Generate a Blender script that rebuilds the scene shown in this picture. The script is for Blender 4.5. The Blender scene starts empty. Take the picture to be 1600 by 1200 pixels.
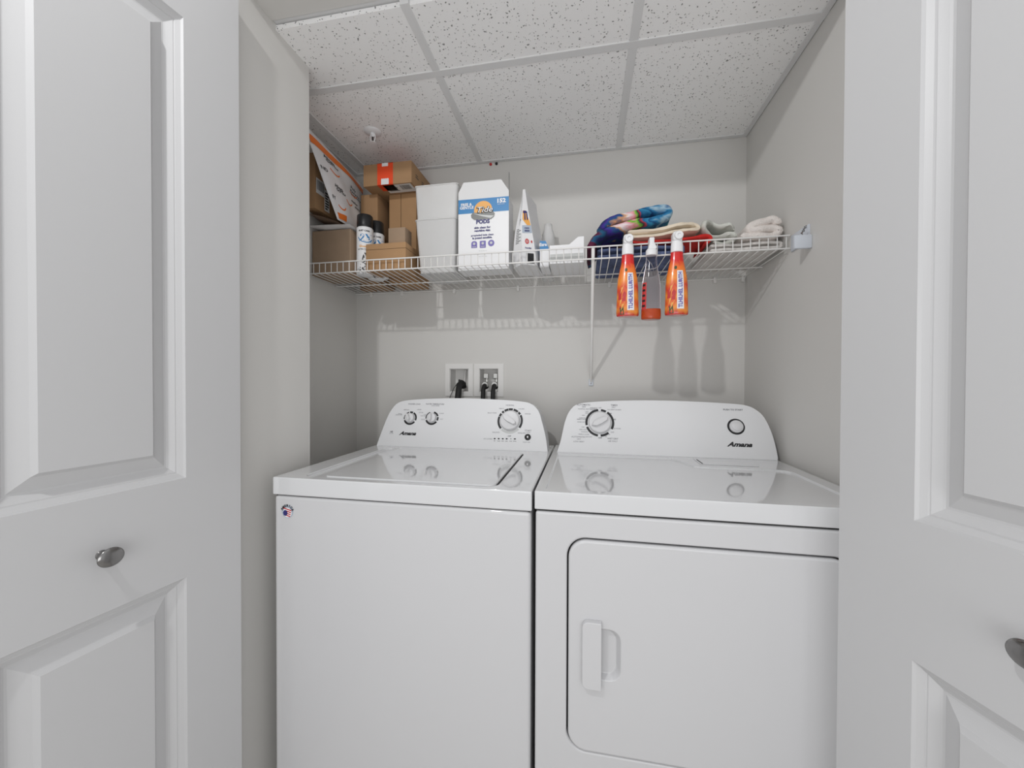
import bpy, bmesh, math, random
from mathutils import Vector, Matrix, noise
random.seed(4)
C = bpy.context.scene.collection
R = math.radians
PI = math.pi

# ------------------------------------------------------------------ camera
def cam_rot(yaw, pitch, roll):
    cy, sy = math.cos(yaw), math.sin(yaw)
    fw = Vector((-sy, cy, 0)); rt = Vector((cy, sy, 0)); up = Vector((0, 0, 1))
    cp, sp = math.cos(pitch), math.sin(pitch)
    f2 = fw * cp - up * sp; u2 = up * cp + fw * sp
    cr, sr = math.cos(roll), math.sin(roll)
    r3 = rt * cr + u2 * sr; u3 = -rt * sr + u2 * cr
    return Matrix((r3, u3, -f2)).transposed()
cd = bpy.data.cameras.new('camera'); cam = bpy.data.objects.new('camera', cd); C.objects.link(cam)
cd.sensor_width = 36; cd.lens = 609 / 1600 * 36; cd.clip_start = 0.01
cam.matrix_world = Matrix.Translation((0, 0, 1.185)) @ cam_rot(R(10.67), R(0.62), R(0.18)).to_4x4()
bpy.context.scene.camera = cam

# ------------------------------------------------------------------ world, lights, exposure
sc = bpy.context.scene
w = bpy.data.worlds.new('world'); sc.world = w; w.use_nodes = True
w.node_tree.nodes['Background'].inputs[0].default_value = (0.98, 0.985, 1.0, 1)
w.node_tree.nodes['Background'].inputs[1].default_value = 0.80
def area_light(name, loc, target, size, power, col=(1, 1, 1), sy=None):
    l = bpy.data.lights.new(name, 'AREA'); l.energy = power; l.size = size; l.color = col
    if sy: l.shape = 'RECTANGLE'; l.size_y = sy
    else: l.shape = 'DISK'
    o = bpy.data.objects.new(name, l); C.objects.link(o); o.location = loc
    o.rotation_euler = (Vector(target) - Vector(loc)).to_track_quat('-Z', 'Y').to_euler()
    return o
area_light('flash_light', (-0.62, -0.20, 2.42), (0.1, 1.2, 1.2), 0.06, 9.5)
area_light('room_fill_light', (0.15, -0.95, 1.05), (-0.25, 1.3, 1.8), 1.5, 11, sy=1.0)
vs = sc.view_settings
vs.view_transform = 'Standard'; vs.look = 'None'; vs.gamma = 1; vs.use_curve_mapping = False
vs.exposure = -0.07

# ------------------------------------------------------------------ materials
def mat(name, col, rough=0.5, metal=0.0, bump=None, coat=0.0, spec=0.5, trans=0.0, alpha=1.0, ior=1.45, var=None):
    m = bpy.data.materials.new(name); m.use_nodes = True
    nt = m.node_tree; b = nt.nodes['Principled BSDF']
    b.inputs['Base Color'].default_value = (*col, 1); b.inputs['Roughness'].default_value = rough
    b.inputs['Metallic'].default_value = metal; b.inputs['IOR'].default_value = ior
    b.inputs['Specular IOR Level'].default_value = spec
    b.inputs['Coat Weight'].default_value = coat; b.inputs['Coat Roughness'].default_value = 0.04
    b.inputs['Transmission Weight'].default_value = trans; b.inputs['Alpha'].default_value = alpha
    if bump or var: tc = nt.nodes.new('ShaderNodeTexCoord')
    if bump:
        n = nt.nodes.new('ShaderNodeTexNoise'); n.inputs['Scale'].default_value = bump[0]; n.inputs['Detail'].default_value = 4
        bp = nt.nodes.new('ShaderNodeBump'); bp.inputs['Strength'].default_value = bump[1]; bp.inputs['Distance'].default_value = bump[2] if len(bump) > 2 else 0.002
        nt.links.new(tc.outputs['Object'], n.inputs['Vector']); nt.links.new(n.outputs['Fac'], bp.inputs['Height'])
        nt.links.new(bp.outputs['Normal'], b.inputs['Normal'])
    if var:
        n2 = nt.nodes.new('ShaderNodeTexNoise'); n2.inputs['Scale'].default_value = var[0]; n2.inputs['Detail'].default_value = 3
        cr = nt.nodes.new('ShaderNodeValToRGB'); cr.color_ramp.elements[0].position = 0.3; cr.color_ramp.elements[1].position = 0.7
        cr.color_ramp.elements[0].color = (*[c * (1 - var[1]) for c in col], 1); cr.color_ramp.elements[1].color = (*[min(1, c * (1 + var[1])) for c in col], 1)
        nt.links.new(tc.outputs['Object'], n2.inputs['Vector']); nt.links.new(n2.outputs['Fac'], cr.inputs[0]); nt.links.new(cr.outputs[0], b.inputs['Base Color'])
    return m
M = {}
M['wall'] = mat('wall_paint', (0.68, 0.668, 0.642), 0.55, bump=(260, 0.15, 0.001))
M['door'] = mat('door_paint', (0.575, 0.575, 0.58), 0.42, bump=(420, 0.12, 0.0006))
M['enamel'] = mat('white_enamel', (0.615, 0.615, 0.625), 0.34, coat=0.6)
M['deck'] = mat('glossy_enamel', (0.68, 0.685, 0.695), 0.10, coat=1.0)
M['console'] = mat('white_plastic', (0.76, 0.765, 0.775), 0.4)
M['knobw'] = mat('knob_plastic', (0.70, 0.70, 0.71), 0.35)
M['gap'] = mat('dark_gap', (0.02, 0.02, 0.02), 0.7)
M['ink'] = mat('black_ink', (0.015, 0.015, 0.017), 0.5)
M['grey_ink'] = mat('grey_ink', (0.22, 0.22, 0.24), 0.6)
M['tile'] = None
M['grid'] = mat('grid_paint', (0.76, 0.76, 0.76), 0.5)
M['wire'] = mat('wire_vinyl', (0.80, 0.79, 0.77), 0.35)
M['bracket'] = mat('bracket_plastic', (0.66, 0.70, 0.76), 0.4)
M['steel'] = mat('brushed_nickel', (0.27, 0.265, 0.26), 0.20, metal=1.0, bump=(300, 0.05, 0.0005))
M['chrome'] = mat('valve_metal', (0.6, 0.6, 0.58), 0.25, metal=1.0)
M['black'] = mat('black_plastic', (0.012, 0.012, 0.013), 0.4)
M['rubber'] = mat('black_rubber', (0.015, 0.015, 0.015), 0.6)
M['cardboard'] = mat('cardboard', (0.36, 0.215, 0.11), 0.8, bump=(60, 0.1, 0.001), var=(9, 0.08))
M['cardboard2'] = mat('cardboard_pale', (0.42, 0.25, 0.125), 0.8, bump=(60, 0.1, 0.001), var=(9, 0.06))
M['cardboard3'] = mat('cardboard_grey', (0.35, 0.25, 0.17), 0.8, var=(9, 0.08))
M['board_dark'] = mat('cardboard_dark', (0.20, 0.12, 0.07), 0.8)
M['seam'] = mat('cardboard_seam', (0.12, 0.07, 0.035), 0.9)
M['paper'] = mat('white_paper', (0.78, 0.78, 0.78), 0.6)
M['poly'] = mat('white_poly', (0.80, 0.80, 0.81), 0.3, bump=(30, 0.3, 0.004))
M['kraft'] = mat('kraft_mailer', (0.20, 0.13, 0.09), 0.6)
M['orange'] = mat('orange_print', (0.85, 0.20, 0.03), 0.4)
M['tape'] = mat('orange_tape', (0.80, 0.07, 0.015), 0.6)
M['blue'] = mat('blue_print', (0.03, 0.22, 0.50), 0.4)
M['navy'] = mat('navy_print', (0.03, 0.03, 0.16), 0.4)
M['purple'] = mat('purple_print', (0.16, 0.13, 0.42), 0.4)
M['amber'] = mat('amber_print', (0.85, 0.42, 0.10), 0.4)
M['greyp'] = mat('grey_print', (0.17, 0.175, 0.17), 0.35)
M['silver'] = mat('silver_print', (0.55, 0.56, 0.55), 0.35)
M['palegrey'] = mat('pale_blue_print', (0.42, 0.48, 0.56), 0.5)
M['red'] = mat('red_print', (0.55, 0.04, 0.04), 0.4)
M['whitep'] = mat('white_print', (0.85, 0.85, 0.86), 0.4)
M['frost'] = mat('frosted_plastic', (0.97, 0.97, 0.965), 0.45, trans=0.5, ior=1.2)
M['clear'] = mat('clear_plastic', (0.86, 0.83, 0.90), 0.08, trans=1.0, ior=1.22)
M['liquid'] = mat('orange_liquid', (0.90, 0.13, 0.02), 0.15, trans=0.25)
M['cream'] = mat('beige_terry', (0.78, 0.68, 0.54), 0.95, bump=(500, 0.6, 0.002), var=(20, 0.05))
M['redcloth'] = mat('red_terry', (0.55, 0.022, 0.018), 0.9, bump=(500, 0.5, 0.002), var=(25, 0.2))
M['greencloth'] = mat('sage_terry', (0.62, 0.63, 0.58), 0.95, bump=(500, 0.6, 0.002), var=(22, 0.12))
M['pink'] = mat('pale_pink_terry', (0.86, 0.80, 0.76), 0.95, bump=(260, 0.9, 0.004), var=(30, 0.05))
M['oat'] = mat('oatmeal_terry', (0.72, 0.69, 0.66), 0.95, bump=(400, 0.6, 0.002), var=(14, 0.1))
M['slate'] = mat('slate_blue_terry', (0.10, 0.13, 0.24), 0.95, bump=(400, 0.5, 0.002), var=(16, 0.45))
M['floor'] = mat('floor_vinyl', (0.62, 0.60, 0.57), 0.5, var=(6, 0.06))

def ramp_mat(name, axis, scale, off, stops, nscale, namp, rough=0.5, stretch=(1, 1, 1), interp='LINEAR', bump=None, coat=0):
    m = bpy.data.materials.new(name); m.use_nodes = True; nt = m.node_tree; b = nt.nodes['Principled BSDF']
    b.inputs['Roughness'].default_value = rough; b.inputs['Coat Weight'].default_value = coat
    tc = nt.nodes.new('ShaderNodeTexCoord'); mp = nt.nodes.new('ShaderNodeMapping'); mp.inputs['Scale'].default_value = stretch
    n = nt.nodes.new('ShaderNodeTexNoise'); n.inputs['Scale'].default_value = nscale; n.inputs['Detail'].default_value = 3
    sx = nt.nodes.new('ShaderNodeSeparateXYZ'); a = nt.nodes.new('ShaderNodeMath'); a.operation = 'MULTIPLY_ADD'
    a.inputs[1].default_value = scale; a.inputs[2].default_value = off
    s = nt.nodes.new('ShaderNodeMath'); s.operation = 'MULTIPLY_ADD'; s.inputs[1].default_value = namp
    sub = nt.nodes.new('ShaderNodeMath'); sub.operation = 'SUBTRACT'; sub.inputs[1].default_value = namp / 2
    cr = nt.nodes.new('ShaderNodeValToRGB'); cr.color_ramp.interpolation = interp
    els = cr.color_ramp.elements
    while len(els) > 1: els.remove(els[-1])
    for i, (p, c) in enumerate(stops):
        e = els[0] if i == 0 else els.new(p)
        e.position = p; e.color = (*c, 1)
    L = nt.links.new
    L(tc.outputs['Object'], mp.inputs['Vector']); L(mp.outputs[0], n.inputs['Vector']); L(tc.outputs['Object'], sx.inputs[0])
    L(sx.outputs[axis], a.inputs[0]); L(n.outputs['Fac'], s.inputs[0]); L(a.outputs[0], s.inputs[2]); L(s.outputs[0], sub.inputs[0])
    L(sub.outputs[0], cr.inputs[0]); L(cr.outputs[0], b.inputs['Base Color'])
    if bump:
        n2 = nt.nodes.new('ShaderNodeTexNoise'); n2.inputs['Scale'].default_value = bump[0]
        bp = nt.nodes.new('ShaderNodeBump'); bp.inputs['Strength'].default_value = bump[1]; bp.inputs['Distance'].default_value = 0.002
        L(tc.outputs['Object'], n2.inputs['Vector']); L(n2.outputs['Fac'], bp.inputs['Height']); L(bp.outputs[0], b.inputs['Normal'])
    return m

def tile_mat():
    m = bpy.data.materials.new('acoustic_tile'); m.use_nodes = True; nt = m.node_tree; b = nt.nodes['Principled BSDF']
    b.inputs['Roughness'].default_value = 0.95
    L = nt.links.new
    tc = nt.nodes.new('ShaderNodeTexCoord')
    v = nt.nodes.new('ShaderNodeTexVoronoi'); v.inputs['Scale'].default_value = 140; v.inputs['Randomness'].default_value = 1
    ns = nt.nodes.new('ShaderNodeTexNoise'); ns.inputs['Scale'].default_value = 60; ns.inputs['Detail'].default_value = 2
    dm = nt.nodes.new('ShaderNodeMixRGB'); dm.inputs[0].default_value = 0.018
    L(tc.outputs['Object'], ns.inputs['Vector']); L(tc.outputs['Object'], dm.inputs[1]); L(ns.outputs['Color'], dm.inputs[2]); L(dm.outputs[0], v.inputs['Vector'])
    sep = nt.nodes.new('ShaderNodeSeparateColor'); L(v.outputs['Color'], sep.inputs[0])
    # hole radius depends on the cell's random value
    rad = nt.nodes.new('ShaderNodeMapRange'); rad.inputs[1].default_value = 0.25; rad.inputs[2].default_value = 1; rad.inputs[3].default_value = 0.0; rad.inputs[4].default_value = 0.34
    L(sep.outputs[0], rad.inputs[0])
    lt = nt.nodes.new('ShaderNodeMath'); lt.operation = 'LESS_THAN'; L(v.outputs['Distance'], lt.inputs[0]); L(rad.outputs[0], lt.inputs[1])
    mx = nt.nodes.new('ShaderNodeMixRGB'); mx.inputs[1].default_value = (0.96, 0.955, 0.95, 1); mx.inputs[2].default_value = (0.27, 0.265, 0.26, 1)
    L(lt.outputs[0], mx.inputs[0]); L(mx.outputs[0], b.inputs['Base Color'])
    bp = nt.nodes.new('ShaderNodeBump'); bp.invert = True; bp.inputs['Strength'].default_value = 0.4; bp.inputs['Distance'].default_value = 0.002
    L(lt.outputs[0], bp.inputs['Height']); L(bp.outputs[0], b.inputs['Normal'])
    return m
M['tile'] = tile_mat()

# ------------------------------------------------------------------ mesh helpers (all shapes are built in world coordinates)
ORG = {}
def link(name, bm, m, parent=None, origin=None, smooth=None, kind=None):
    """one mesh object; its origin is its root's base"""
    me = bpy.data.meshes.new(name)
    bmesh.ops.recalc_face_normals(bm, faces=bm.faces[:]) if bm.faces else None
    if parent is not None: org = ORG[parent.name]
    elif origin is not None: org = Vector(origin)
    else:
        xs = [v.co for v in bm.verts]
        org = Vector(((min(v.x for v in xs) + max(v.x for v in xs)) / 2, (min(v.y for v in xs) + max(v.y for v in xs)) / 2, min(v.z for v in xs)))
    for v in bm.verts: v.co -= org
    bm.to_mesh(me); bm.free()
    mats = m if isinstance(m, (list, tuple)) else [m]
    for mm in mats: me.materials.append(mm)
    if smooth:
        me.polygons.foreach_set('use_smooth', [True] * len(me.polygons)); me.set_sharp_from_angle(angle=R(smooth))
    o = bpy.data.objects.new(name, me); C.objects.link(o)
    if name in ('top_deck', 'lid', 'cabinet', 'front_frame', 'door', 'console', 'handle', 'lint_cover'):
        wn = o.modifiers.new('normals', 'WEIGHTED_NORMAL'); wn.keep_sharp = True; wn.weight = 100
    if parent is not None: o.parent = parent
    else: o.location = org
    ORG[o.name] = org
    if kind: o['kind'] = kind
    elif parent is not None and any(k in name for k in PRINTS): o['kind'] = 'stuff'
    return o
PRINTS = ('print', 'text', 'lettering', 'barcode', 'marks', 'badges', 'stripes', 'logo', 'dial_ring', 'torn_paper', 'shipping_label', 'symbol')
def thing(name, label, cat, loc, group=None):
    o = bpy.data.objects.new(name, None); C.objects.link(o); o.location = loc; o.empty_display_size = 0.05
    ORG[o.name] = Vector(loc); return tag(o, label, cat, group)
def tag(o, label, cat, group=None):
    o['label'] = label; o['category'] = cat
    if group: o['group'] = group
    return o
def struct(o): o['kind'] = 'structure'; return o
def copy_tree(o, off, parent=None):
    c = o.copy(); C.objects.link(c); c.parent = parent
    if parent is None: c.location = Vector(o.location) + Vector(off)
    ORG[c.name] = ORG[o.name] + Vector(off)
    for ch in list(o.children): copy_tree(ch, off, c)
    return c

def box(bm, x0, x1, y0, y1, z0, z1, r=0, seg=2, mtx=None, mi=0):
    vs = [bm.verts.new(p) for p in ((x0, y0, z0), (x1, y0, z0), (x1, y1, z0), (x0, y1, z0), (x0, y0, z1), (x1, y0, z1), (x1, y1, z1), (x0, y1, z1))]
    fs = [bm.faces.new([vs[i] for i in f]) for f in ((0, 3, 2, 1), (4, 5, 6, 7), (0, 1, 5, 4), (1, 2, 6, 5), (2, 3, 7, 6), (3, 0, 4, 7))]
    for f in fs: f.material_index = mi
    if mtx:
        for v in vs: v.co = mtx @ v.co
    if r > 0:
        es = {e for f in fs for e in f.edges}
        bmesh.ops.bevel(bm, geom=list(es), offset=r, segments=seg, profile=0.5, affect='EDGES')
    return bm
def nbox(*a, **k): return box(bmesh.new(), *a, **k)
def rotz(cx, cy, a): return Matrix.Translation((cx, cy, 0)) @ Matrix.Rotation(a, 4, 'Z') @ Matrix.Translation((-cx, -cy, 0))

def tube(bm, pts, r, n=8, caps=True, mi=0):
    pts = [Vector(p) for p in pts]; rings = []
    up = Vector((0, 0, 1)); prev = None
    for i, p in enumerate(pts):
        t = (pts[min(i + 1, len(pts) - 1)] - pts[max(i - 1, 0)]).normalized()
        if prev is None:
            a = t.cross(up)
            if a.length < 1e-3: a = t.cross(Vector((1, 0, 0)))
        else:
            a = prev - t * prev.dot(t)
        a.normalize(); prev = a; b = t.cross(a)
        rr = r[i] if isinstance(r, (list, tuple)) else r
        rings.append([bm.verts.new(p + (a * math.cos(2 * PI * k / n) + b * math.sin(2 * PI * k / n)) * rr) for k in range(n)])
    for q in range(len(rings) - 1):
        for k in range(n):
            f = bm.faces.new((rings[q][k], rings[q][(k + 1) % n], rings[q + 1][(k + 1) % n], rings[q + 1][k])); f.material_index = mi
    if caps:
        bm.faces.new(rings[0][::-1]).material_index = mi; bm.faces.new(rings[-1]).material_index = mi
    return bm
def lathe(bm, prof, loc, axis='Z', n=28, sx=1, sy=1, mtx=None, mi=0):
    """prof: (radius, height) list; axis via mtx"""
    rings = []
    m = mtx or Matrix.Identity(4)
    for (r, h) in prof:
        rings.append([bm.verts.new(Vector(loc) + (m @ Vector((r * sx * math.cos(2 * PI * k / n), r * sy * math.sin(2 * PI * k / n), h)))) for k in range(n)])
    for q in range(len(rings) - 1):
        for k in range(n):
            f = bm.faces.new((rings[q][k], rings[q][(k + 1) % n], rings[q + 1][(k + 1) % n], rings[q + 1][k])); f.material_index = mi
    bm.faces.new(rings[0][::-1]).material_index = mi; bm.faces.new(rings[-1]).material_index = mi
    return bm
def smooth_pts(pts, sub=5, closed=False):
    out = []; n = len(pts)
    for i in range(n if closed else n - 1):
        g = lambda k: Vector(pts[k % n]) if closed else Vector(pts[max(0, min(n - 1, k))])
        p0, p1, p2, p3 = g(i - 1), g(i), g(i + 1), g(i + 2)
        for k in range(sub):
            t = k / sub
            out.append(0.5 * ((2 * p1) + (p2 - p0) * t + (2 * p0 - 5 * p1 + 4 * p2 - p3) * t * t + (3 * p1 - p0 - 3 * p2 + p3) * t ** 3))
    if not closed: out.append(Vector(pts[-1]))
    return out
def rrect(x0, x1, z0, z1, r, seg=8, rs=None):
    rs = rs or (r, r, r, r); pts = []
    for (cx, cz, a0, rr) in ((x1, z1, 0, rs[0]), (x0, z1, 90, rs[1]), (x0, z0, 180, rs[2]), (x1, z0, 270, rs[3])):
        sx = -1 if cx == x1 else 1; sz = -1 if cz == z1 else 1
        for k in range(seg + 1):
            a = R(a0 + 90 * k / seg); pts.append((cx + sx * rr + rr * math.cos(a), cz + sz * rr + rr * math.sin(a)))
    return pts
def prism(bm, pts, fn0, fn1, mi=0):
    a = [bm.verts.new(fn0(p)) for p in pts]; b = [bm.verts.new(fn1(p)) for p in pts]; n = len(pts)
    f0 = bm.faces.new(a); f1 = bm.faces.new(b[::-1]); f0.material_index = mi; f1.material_index = mi
    for k in range(n):
        bm.faces.new((a[k], b[k], b[(k + 1) % n], a[(k + 1) % n])).material_index = mi
    return f0, f1
def finish(bm, bevel=None, cutters=(), seg=3, angle=30, smooth_iter=0):
    """boolean-cut and bevel a bmesh, gives a new bmesh"""
    me = bpy.data.meshes.new('tmp'); bmesh.ops.recalc_face_normals(bm, faces=bm.faces[:]); bm.to_mesh(me); bm.free()
    o = bpy.data.objects.new('tmp', me); C.objects.link(o); extra = []
    for c in cutters:
        bmesh.ops.recalc_face_normals(c, faces=c.faces[:]); cm = bpy.data.meshes.new('cut'); c.to_mesh(cm); c.free(); co = bpy.data.objects.new('cut', cm); C.objects.link(co); extra.append(co)
        md = o.modifiers.new('b', 'BOOLEAN'); md.object = co; md.solver = 'EXACT'; md.operation = 'DIFFERENCE'
    if bevel:
        md = o.modifiers.new('v', 'BEVEL'); md.width = bevel; md.segments = seg; md.limit_method = 'ANGLE'; md.angle_limit = R(angle)
    dg = bpy.context.evaluated_depsgraph_get(); dg.update()
    nm = bpy.data.meshes.new_from_object(o.evaluated_get(dg))
    r = bmesh.new(); r.from_mesh(nm)
    bpy.data.objects.remove(o); bpy.data.meshes.remove(me); bpy.data.meshes.remove(nm)
    for e in extra: bpy.data.objects.remove(e)
    return r

def text2d(s, size, bold=0.0, shear=0.0, align='CENTER', spacing=1.0, sx=1.0):
    cu = bpy.data.curves.new('t', 'FONT'); cu.body = s; cu.size = size; cu.align_x = align; cu.align_y = 'CENTER'
    cu.offset = bold; cu.shear = shear; cu.space_character = spacing; cu.resolution_u = 2
    o = bpy.data.objects.new('t', cu); C.objects.link(o)
    dg = bpy.context.evaluated_depsgraph_get(); dg.update()
    me = bpy.data.meshes.new_from_object(o.evaluated_get(dg))
    vs = [(v.co.x * sx, v.co.y) for v in me.vertices]; fs = [tuple(p.vertices) for p in me.polygons]
    bpy.data.objects.remove(o); bpy.data.curves.remove(cu); bpy.data.meshes.remove(me)
    return vs, fs
def stamp(bm, shape, fn, off=(0, 0), rot=0, mi=0):
    vs, fs = shape; c, s = math.cos(rot), math.sin(rot)
    nv = [bm.verts.new(fn(off[0] + x * c - y * s, off[1] + x * s + y * c)) for x, y in vs]
    for f in fs:
        try: bm.faces.new([nv[i] for i in f]).material_index = mi
        except ValueError: pass
def poly2d(pts): return list(pts), [tuple(range(len(pts)))]
def grid2d(x0, x1, y0, y1, nx=6, ny=6):
    vs = [(x0 + (x1 - x0) * i / nx, y0 + (y1 - y0) * j / ny) for j in range(ny + 1) for i in range(nx + 1)]
    fs = [(j * (nx + 1) + i, j * (nx + 1) + i + 1, (j + 1) * (nx + 1) + i + 1, (j + 1) * (nx + 1) + i) for j in range(ny) for i in range(nx)]
    return vs, fs
def disc2d(r, n=28, sx=1, sy=1, a0=0, a1=360):
    return poly2d([(r * sx * math.cos(R(a0 + (a1 - a0) * k / n)), r * sy * math.sin(R(a0 + (a1 - a0) * k / n))) for k in range(n + (0 if a1 - a0 == 360 else 1))])
def arc2d(r0, r1, a0, a1, n=None):
    n = n or max(2, int(abs(a1 - a0) / 6)); vs = []; fs = []
    for k in range(n + 1):
        a = R(a0 + (a1 - a0) * k / n); vs += [(r0 * math.cos(a), r0 * math.sin(a)), (r1 * math.cos(a), r1 * math.sin(a))]
    for k in range(n): fs.append((2 * k, 2 * k + 1, 2 * k + 3, 2 * k + 2))
    return vs, fs

# ------------------------------------------------------------------ the closet shell
XL, XR, YB, ZC = -1.105, 0.638, 1.74, 2.175
o = struct(link('floor', nbox(-2.2, 2.2, -2.2, 1.9, -0.1, 0), M['floor']))
# back wall with two openings for the laundry valve box
bm = bmesh.new()
holes = [(-0.624, -0.533), (-0.481, -0.391)]; hz0, hz1 = 1.128, 1.236
cuts = [XL - 0.12, holes[0][0], holes[0][1], holes[1][0], holes[1][1], XR + 0.12]
for i in range(5):
    x0, x1 = cuts[i], cuts[i + 1]
    if i in (1, 3):
        box(bm, x0, x1, YB, YB + 0.12, 0, hz0); box(bm, x0, x1, YB, YB + 0.12, hz1, 2.5)
    else: box(bm, x0, x1, YB, YB + 0.12, 0, 2.5)
struct(link('wall_back', bm, M['wall']))
struct(link('wall_right', nbox(XR, XR + 0.12, 0.84, YB, 0, 2.5), M['wall']))
struct(link('wall_left', nbox(XL - 0.12, XL, 1.11, YB, 0, 2.5), M['wall']))
bm = bmesh.new()
box(bm, -2.2, -0.87, 0.84, 1.11, 0, 2.5)
box(bm, -0.87, XR, 0.84, 0.96, 2.19, 2.5)
box(bm, XR + 0.12, 2.2, 0.84, 0.96, 0, 2.5)
struct(link('wall_front', bm, M['wall']))

# suspended ceiling: backing, tiles and grid bars
ceil = struct(link('ceiling', nbox(XL, XR, 0.965, YB, ZC + 0.02, ZC + 0.05), M['grid'], origin=(0, 0, ZC)))
gx = [XL, -1.025, -0.475, 0.134, XR]; gy = [0.965, 1.205, YB]
for j in range(2):
    for i in range(4):
        if gx[i + 1] <= gx[i]: continue
        a = 0.010
        bm = nbox(gx[i] + (a if i else 0.016), gx[i + 1] - (a if i < 3 else 0.016), gy[j] + a, gy[j + 1] - (a if j == 0 else 0.016), ZC + 0.002, ZC + 0.016)
        link('ceiling_tile', bm, M['tile'], ceil)
for i in (1, 2, 3): link('grid_bar', nbox(gx[i] - 0.0125, gx[i] + 0.0125, gy[0], YB, ZC - 0.001, ZC + 0.020, 0.0008, 1), M['grid'], ceil)
link('grid_bar', nbox(XL, XR, gy[1] - 0.0125, gy[1] + 0.0125, ZC - 0.0015, ZC + 0.020, 0.0008, 1), M['grid'], ceil)
for (a, b, c, d) in ((XL, XL + 0.02, gy[0], YB), (XR - 0.02, XR - 0.0015, gy[0], YB), (XL + .02, XR - .02, YB - 0.02, YB - 0.0012)):
    link('wall_angle', nbox(a, b, c, d, ZC - 0.002, ZC + 0.020, 0.0006, 1), M['grid'], ceil)

# ------------------------------------------------------------------ folding doors with raised panels
PROF = [(0, 0), (0.003, -0.0045), (0.011, -0.0090), (0.0120, -0.0110), (0.0138, -0.0110), (0.0235, -0.0175), (0.0265, -0.0190), (0.030, -0.0192), (0.053, -0.0090), (0.0595, -0.0010)]
def folding_door(name, P0, d, nrm, klab):
    P0 = Vector((*P0, 0)); d = Vector((*d, 0)).normalized(); nrm = Vector((*nrm, 0)).normalized(); T = 0.034
    W, us = 0.522, (0.122, 0.400); zs = ((0.24, 0.753), (0.970, 1.96)); Z0, Z1 = 0.015, 2.12
    f = lambda u, z, n=0.0: P0 + d * u + nrm * n + Vector((0, 0, z))
    bm = bmesh.new()
    uc = [0, us[0], us[1], W]; zc = [Z0, zs[0][0], zs[0][1], zs[1][0], zs[1][1], Z1]
    for j in range(5):
        for i in range(3):
            if i == 1 and j in (1, 3): continue
            q = [(uc[i], zc[j]), (uc[i + 1], zc[j]), (uc[i + 1], zc[j + 1]), (uc[i], zc[j + 1])]
            bm.faces.new([bm.verts.new(f(*p)) for p in q])
    for a, b in (((0, Z0), (W, Z0)), ((W, Z0), (W, Z1)), ((W, Z1), (0, Z1)), ((0, Z1), (0, Z0))):
        bm.faces.new([bm.verts.new(p) for p in (f(*a), f(*b), f(*b, -T), f(*a, -T))])
    bm.faces.new([bm.verts.new(p) for p in (f(0, Z0, -T), f(W, Z0, -T), f(W, Z1, -T), f(0, Z1, -T))])
    bmesh.ops.remove_doubles(bm, verts=bm.verts, dist=1e-5)
    root = struct(link(name, bm, M['door'], origin=f(W / 2, 0, -T / 2)))
    for z0, z1 in zs:
        bm = bmesh.new(); rings = []
        for (w_, h_) in PROF:
            rings.append([bm.verts.new(f(u, z, h_)) for u, z in ((us[0] + w_, z0 + w_), (us[1] - w_, z0 + w_), (us[1] - w_, z1 - w_), (us[0] + w_, z1 - w_))])
        for q in range(len(rings) - 1):
            for k in range(4): bm.faces.new((rings[q][k], rings[q][(k + 1) % 4], rings[q + 1][(k + 1) % 4], rings[q + 1][k]))
        bm.faces.new(rings[-1])
        link('raised_panel', bm, M['door'], root)
    m = Matrix((d, Vector((0, 0, 1)), nrm)).transposed().to_4x4()
    kp = f(0.2635, 0.862)
    bm = bmesh.new()
    lathe(bm, [(0.004, 0.021), (0.0075, 0.0215), (0.013, 0.0230), (0.0182, 0.0258), (0.0196, 0.0280), (0.0190, 0.0298), (0.0150, 0.0318), (0.009, 0.0330), (0.003, 0.0335)], kp, mtx=m, n=36, sy=0.88)
    kn = link('knob', bm, M['steel'], root, smooth=50); kn['label'] = klab
    bm = bmesh.new()
    lathe(bm, [(0.0085, 0.0), (0.0088, 0.0015), (0.0078, 0.003), (0.0068, 0.006), (0.0062, 0.016), (0.0080, 0.0218)], kp, mtx=m, n=24)
    link('knob_base', bm, M['steel'], kn, smooth=40)
    return root
folding_door('door_1', (-0.8364, 0.82), (-0.1253, -0.992), (0.992, -0.1253), 'brushed nickel round knob')
folding_door('door_2', (0.4637, 0.82), (0.29, -0.957), (-0.957, -0.29), 'brushed nickel round knob')

# ------------------------------------------------------------------ washer
def frame_fn(y0, z0, y1, z1, off=0.0):
    L = math.hypot(y1 - y0, z1 - z0); sy, cz = (y1 - y0) / L, (z1 - z0) / L
    return lambda u, v, n=0.0: Vector((u, y0 + v * sy - (off + n) * cz, z0 + v * cz + (off + n) * sy))
def console(parent, outline, y0, z0, y1, z1, yback):
    fn = frame_fn(y0, z0, y1, z1)
    pts = [(p.x, p.y) for p in smooth_pts([(*p, 0) for p in outline], 5)]
    bm = bmesh.new()
    f0, _ = prism(bm, pts, lambda p: fn(p[0], p[1]), lambda p: Vector((p[0], min(yback, fn(*p).y + 0.07 + 0.3 * p[1]), fn(*p).z - 0.010 * (p[1] > .1))))
    es = list(f0.edges)
    bmesh.ops.bevel(bm, geom=es, offset=0.007, segments=3, profile=0.6, affect='EDGES')
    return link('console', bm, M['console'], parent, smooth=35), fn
def printed(parent, fn, items, name='printed_text', m=None):
    bm = bmesh.new()
    for it in items: stamp(bm, *it[:1], lambda u, v: fn(u, v, 0.0006), *it[1:])
    return link(name, bm, m or M['grey_ink'], parent)
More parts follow.
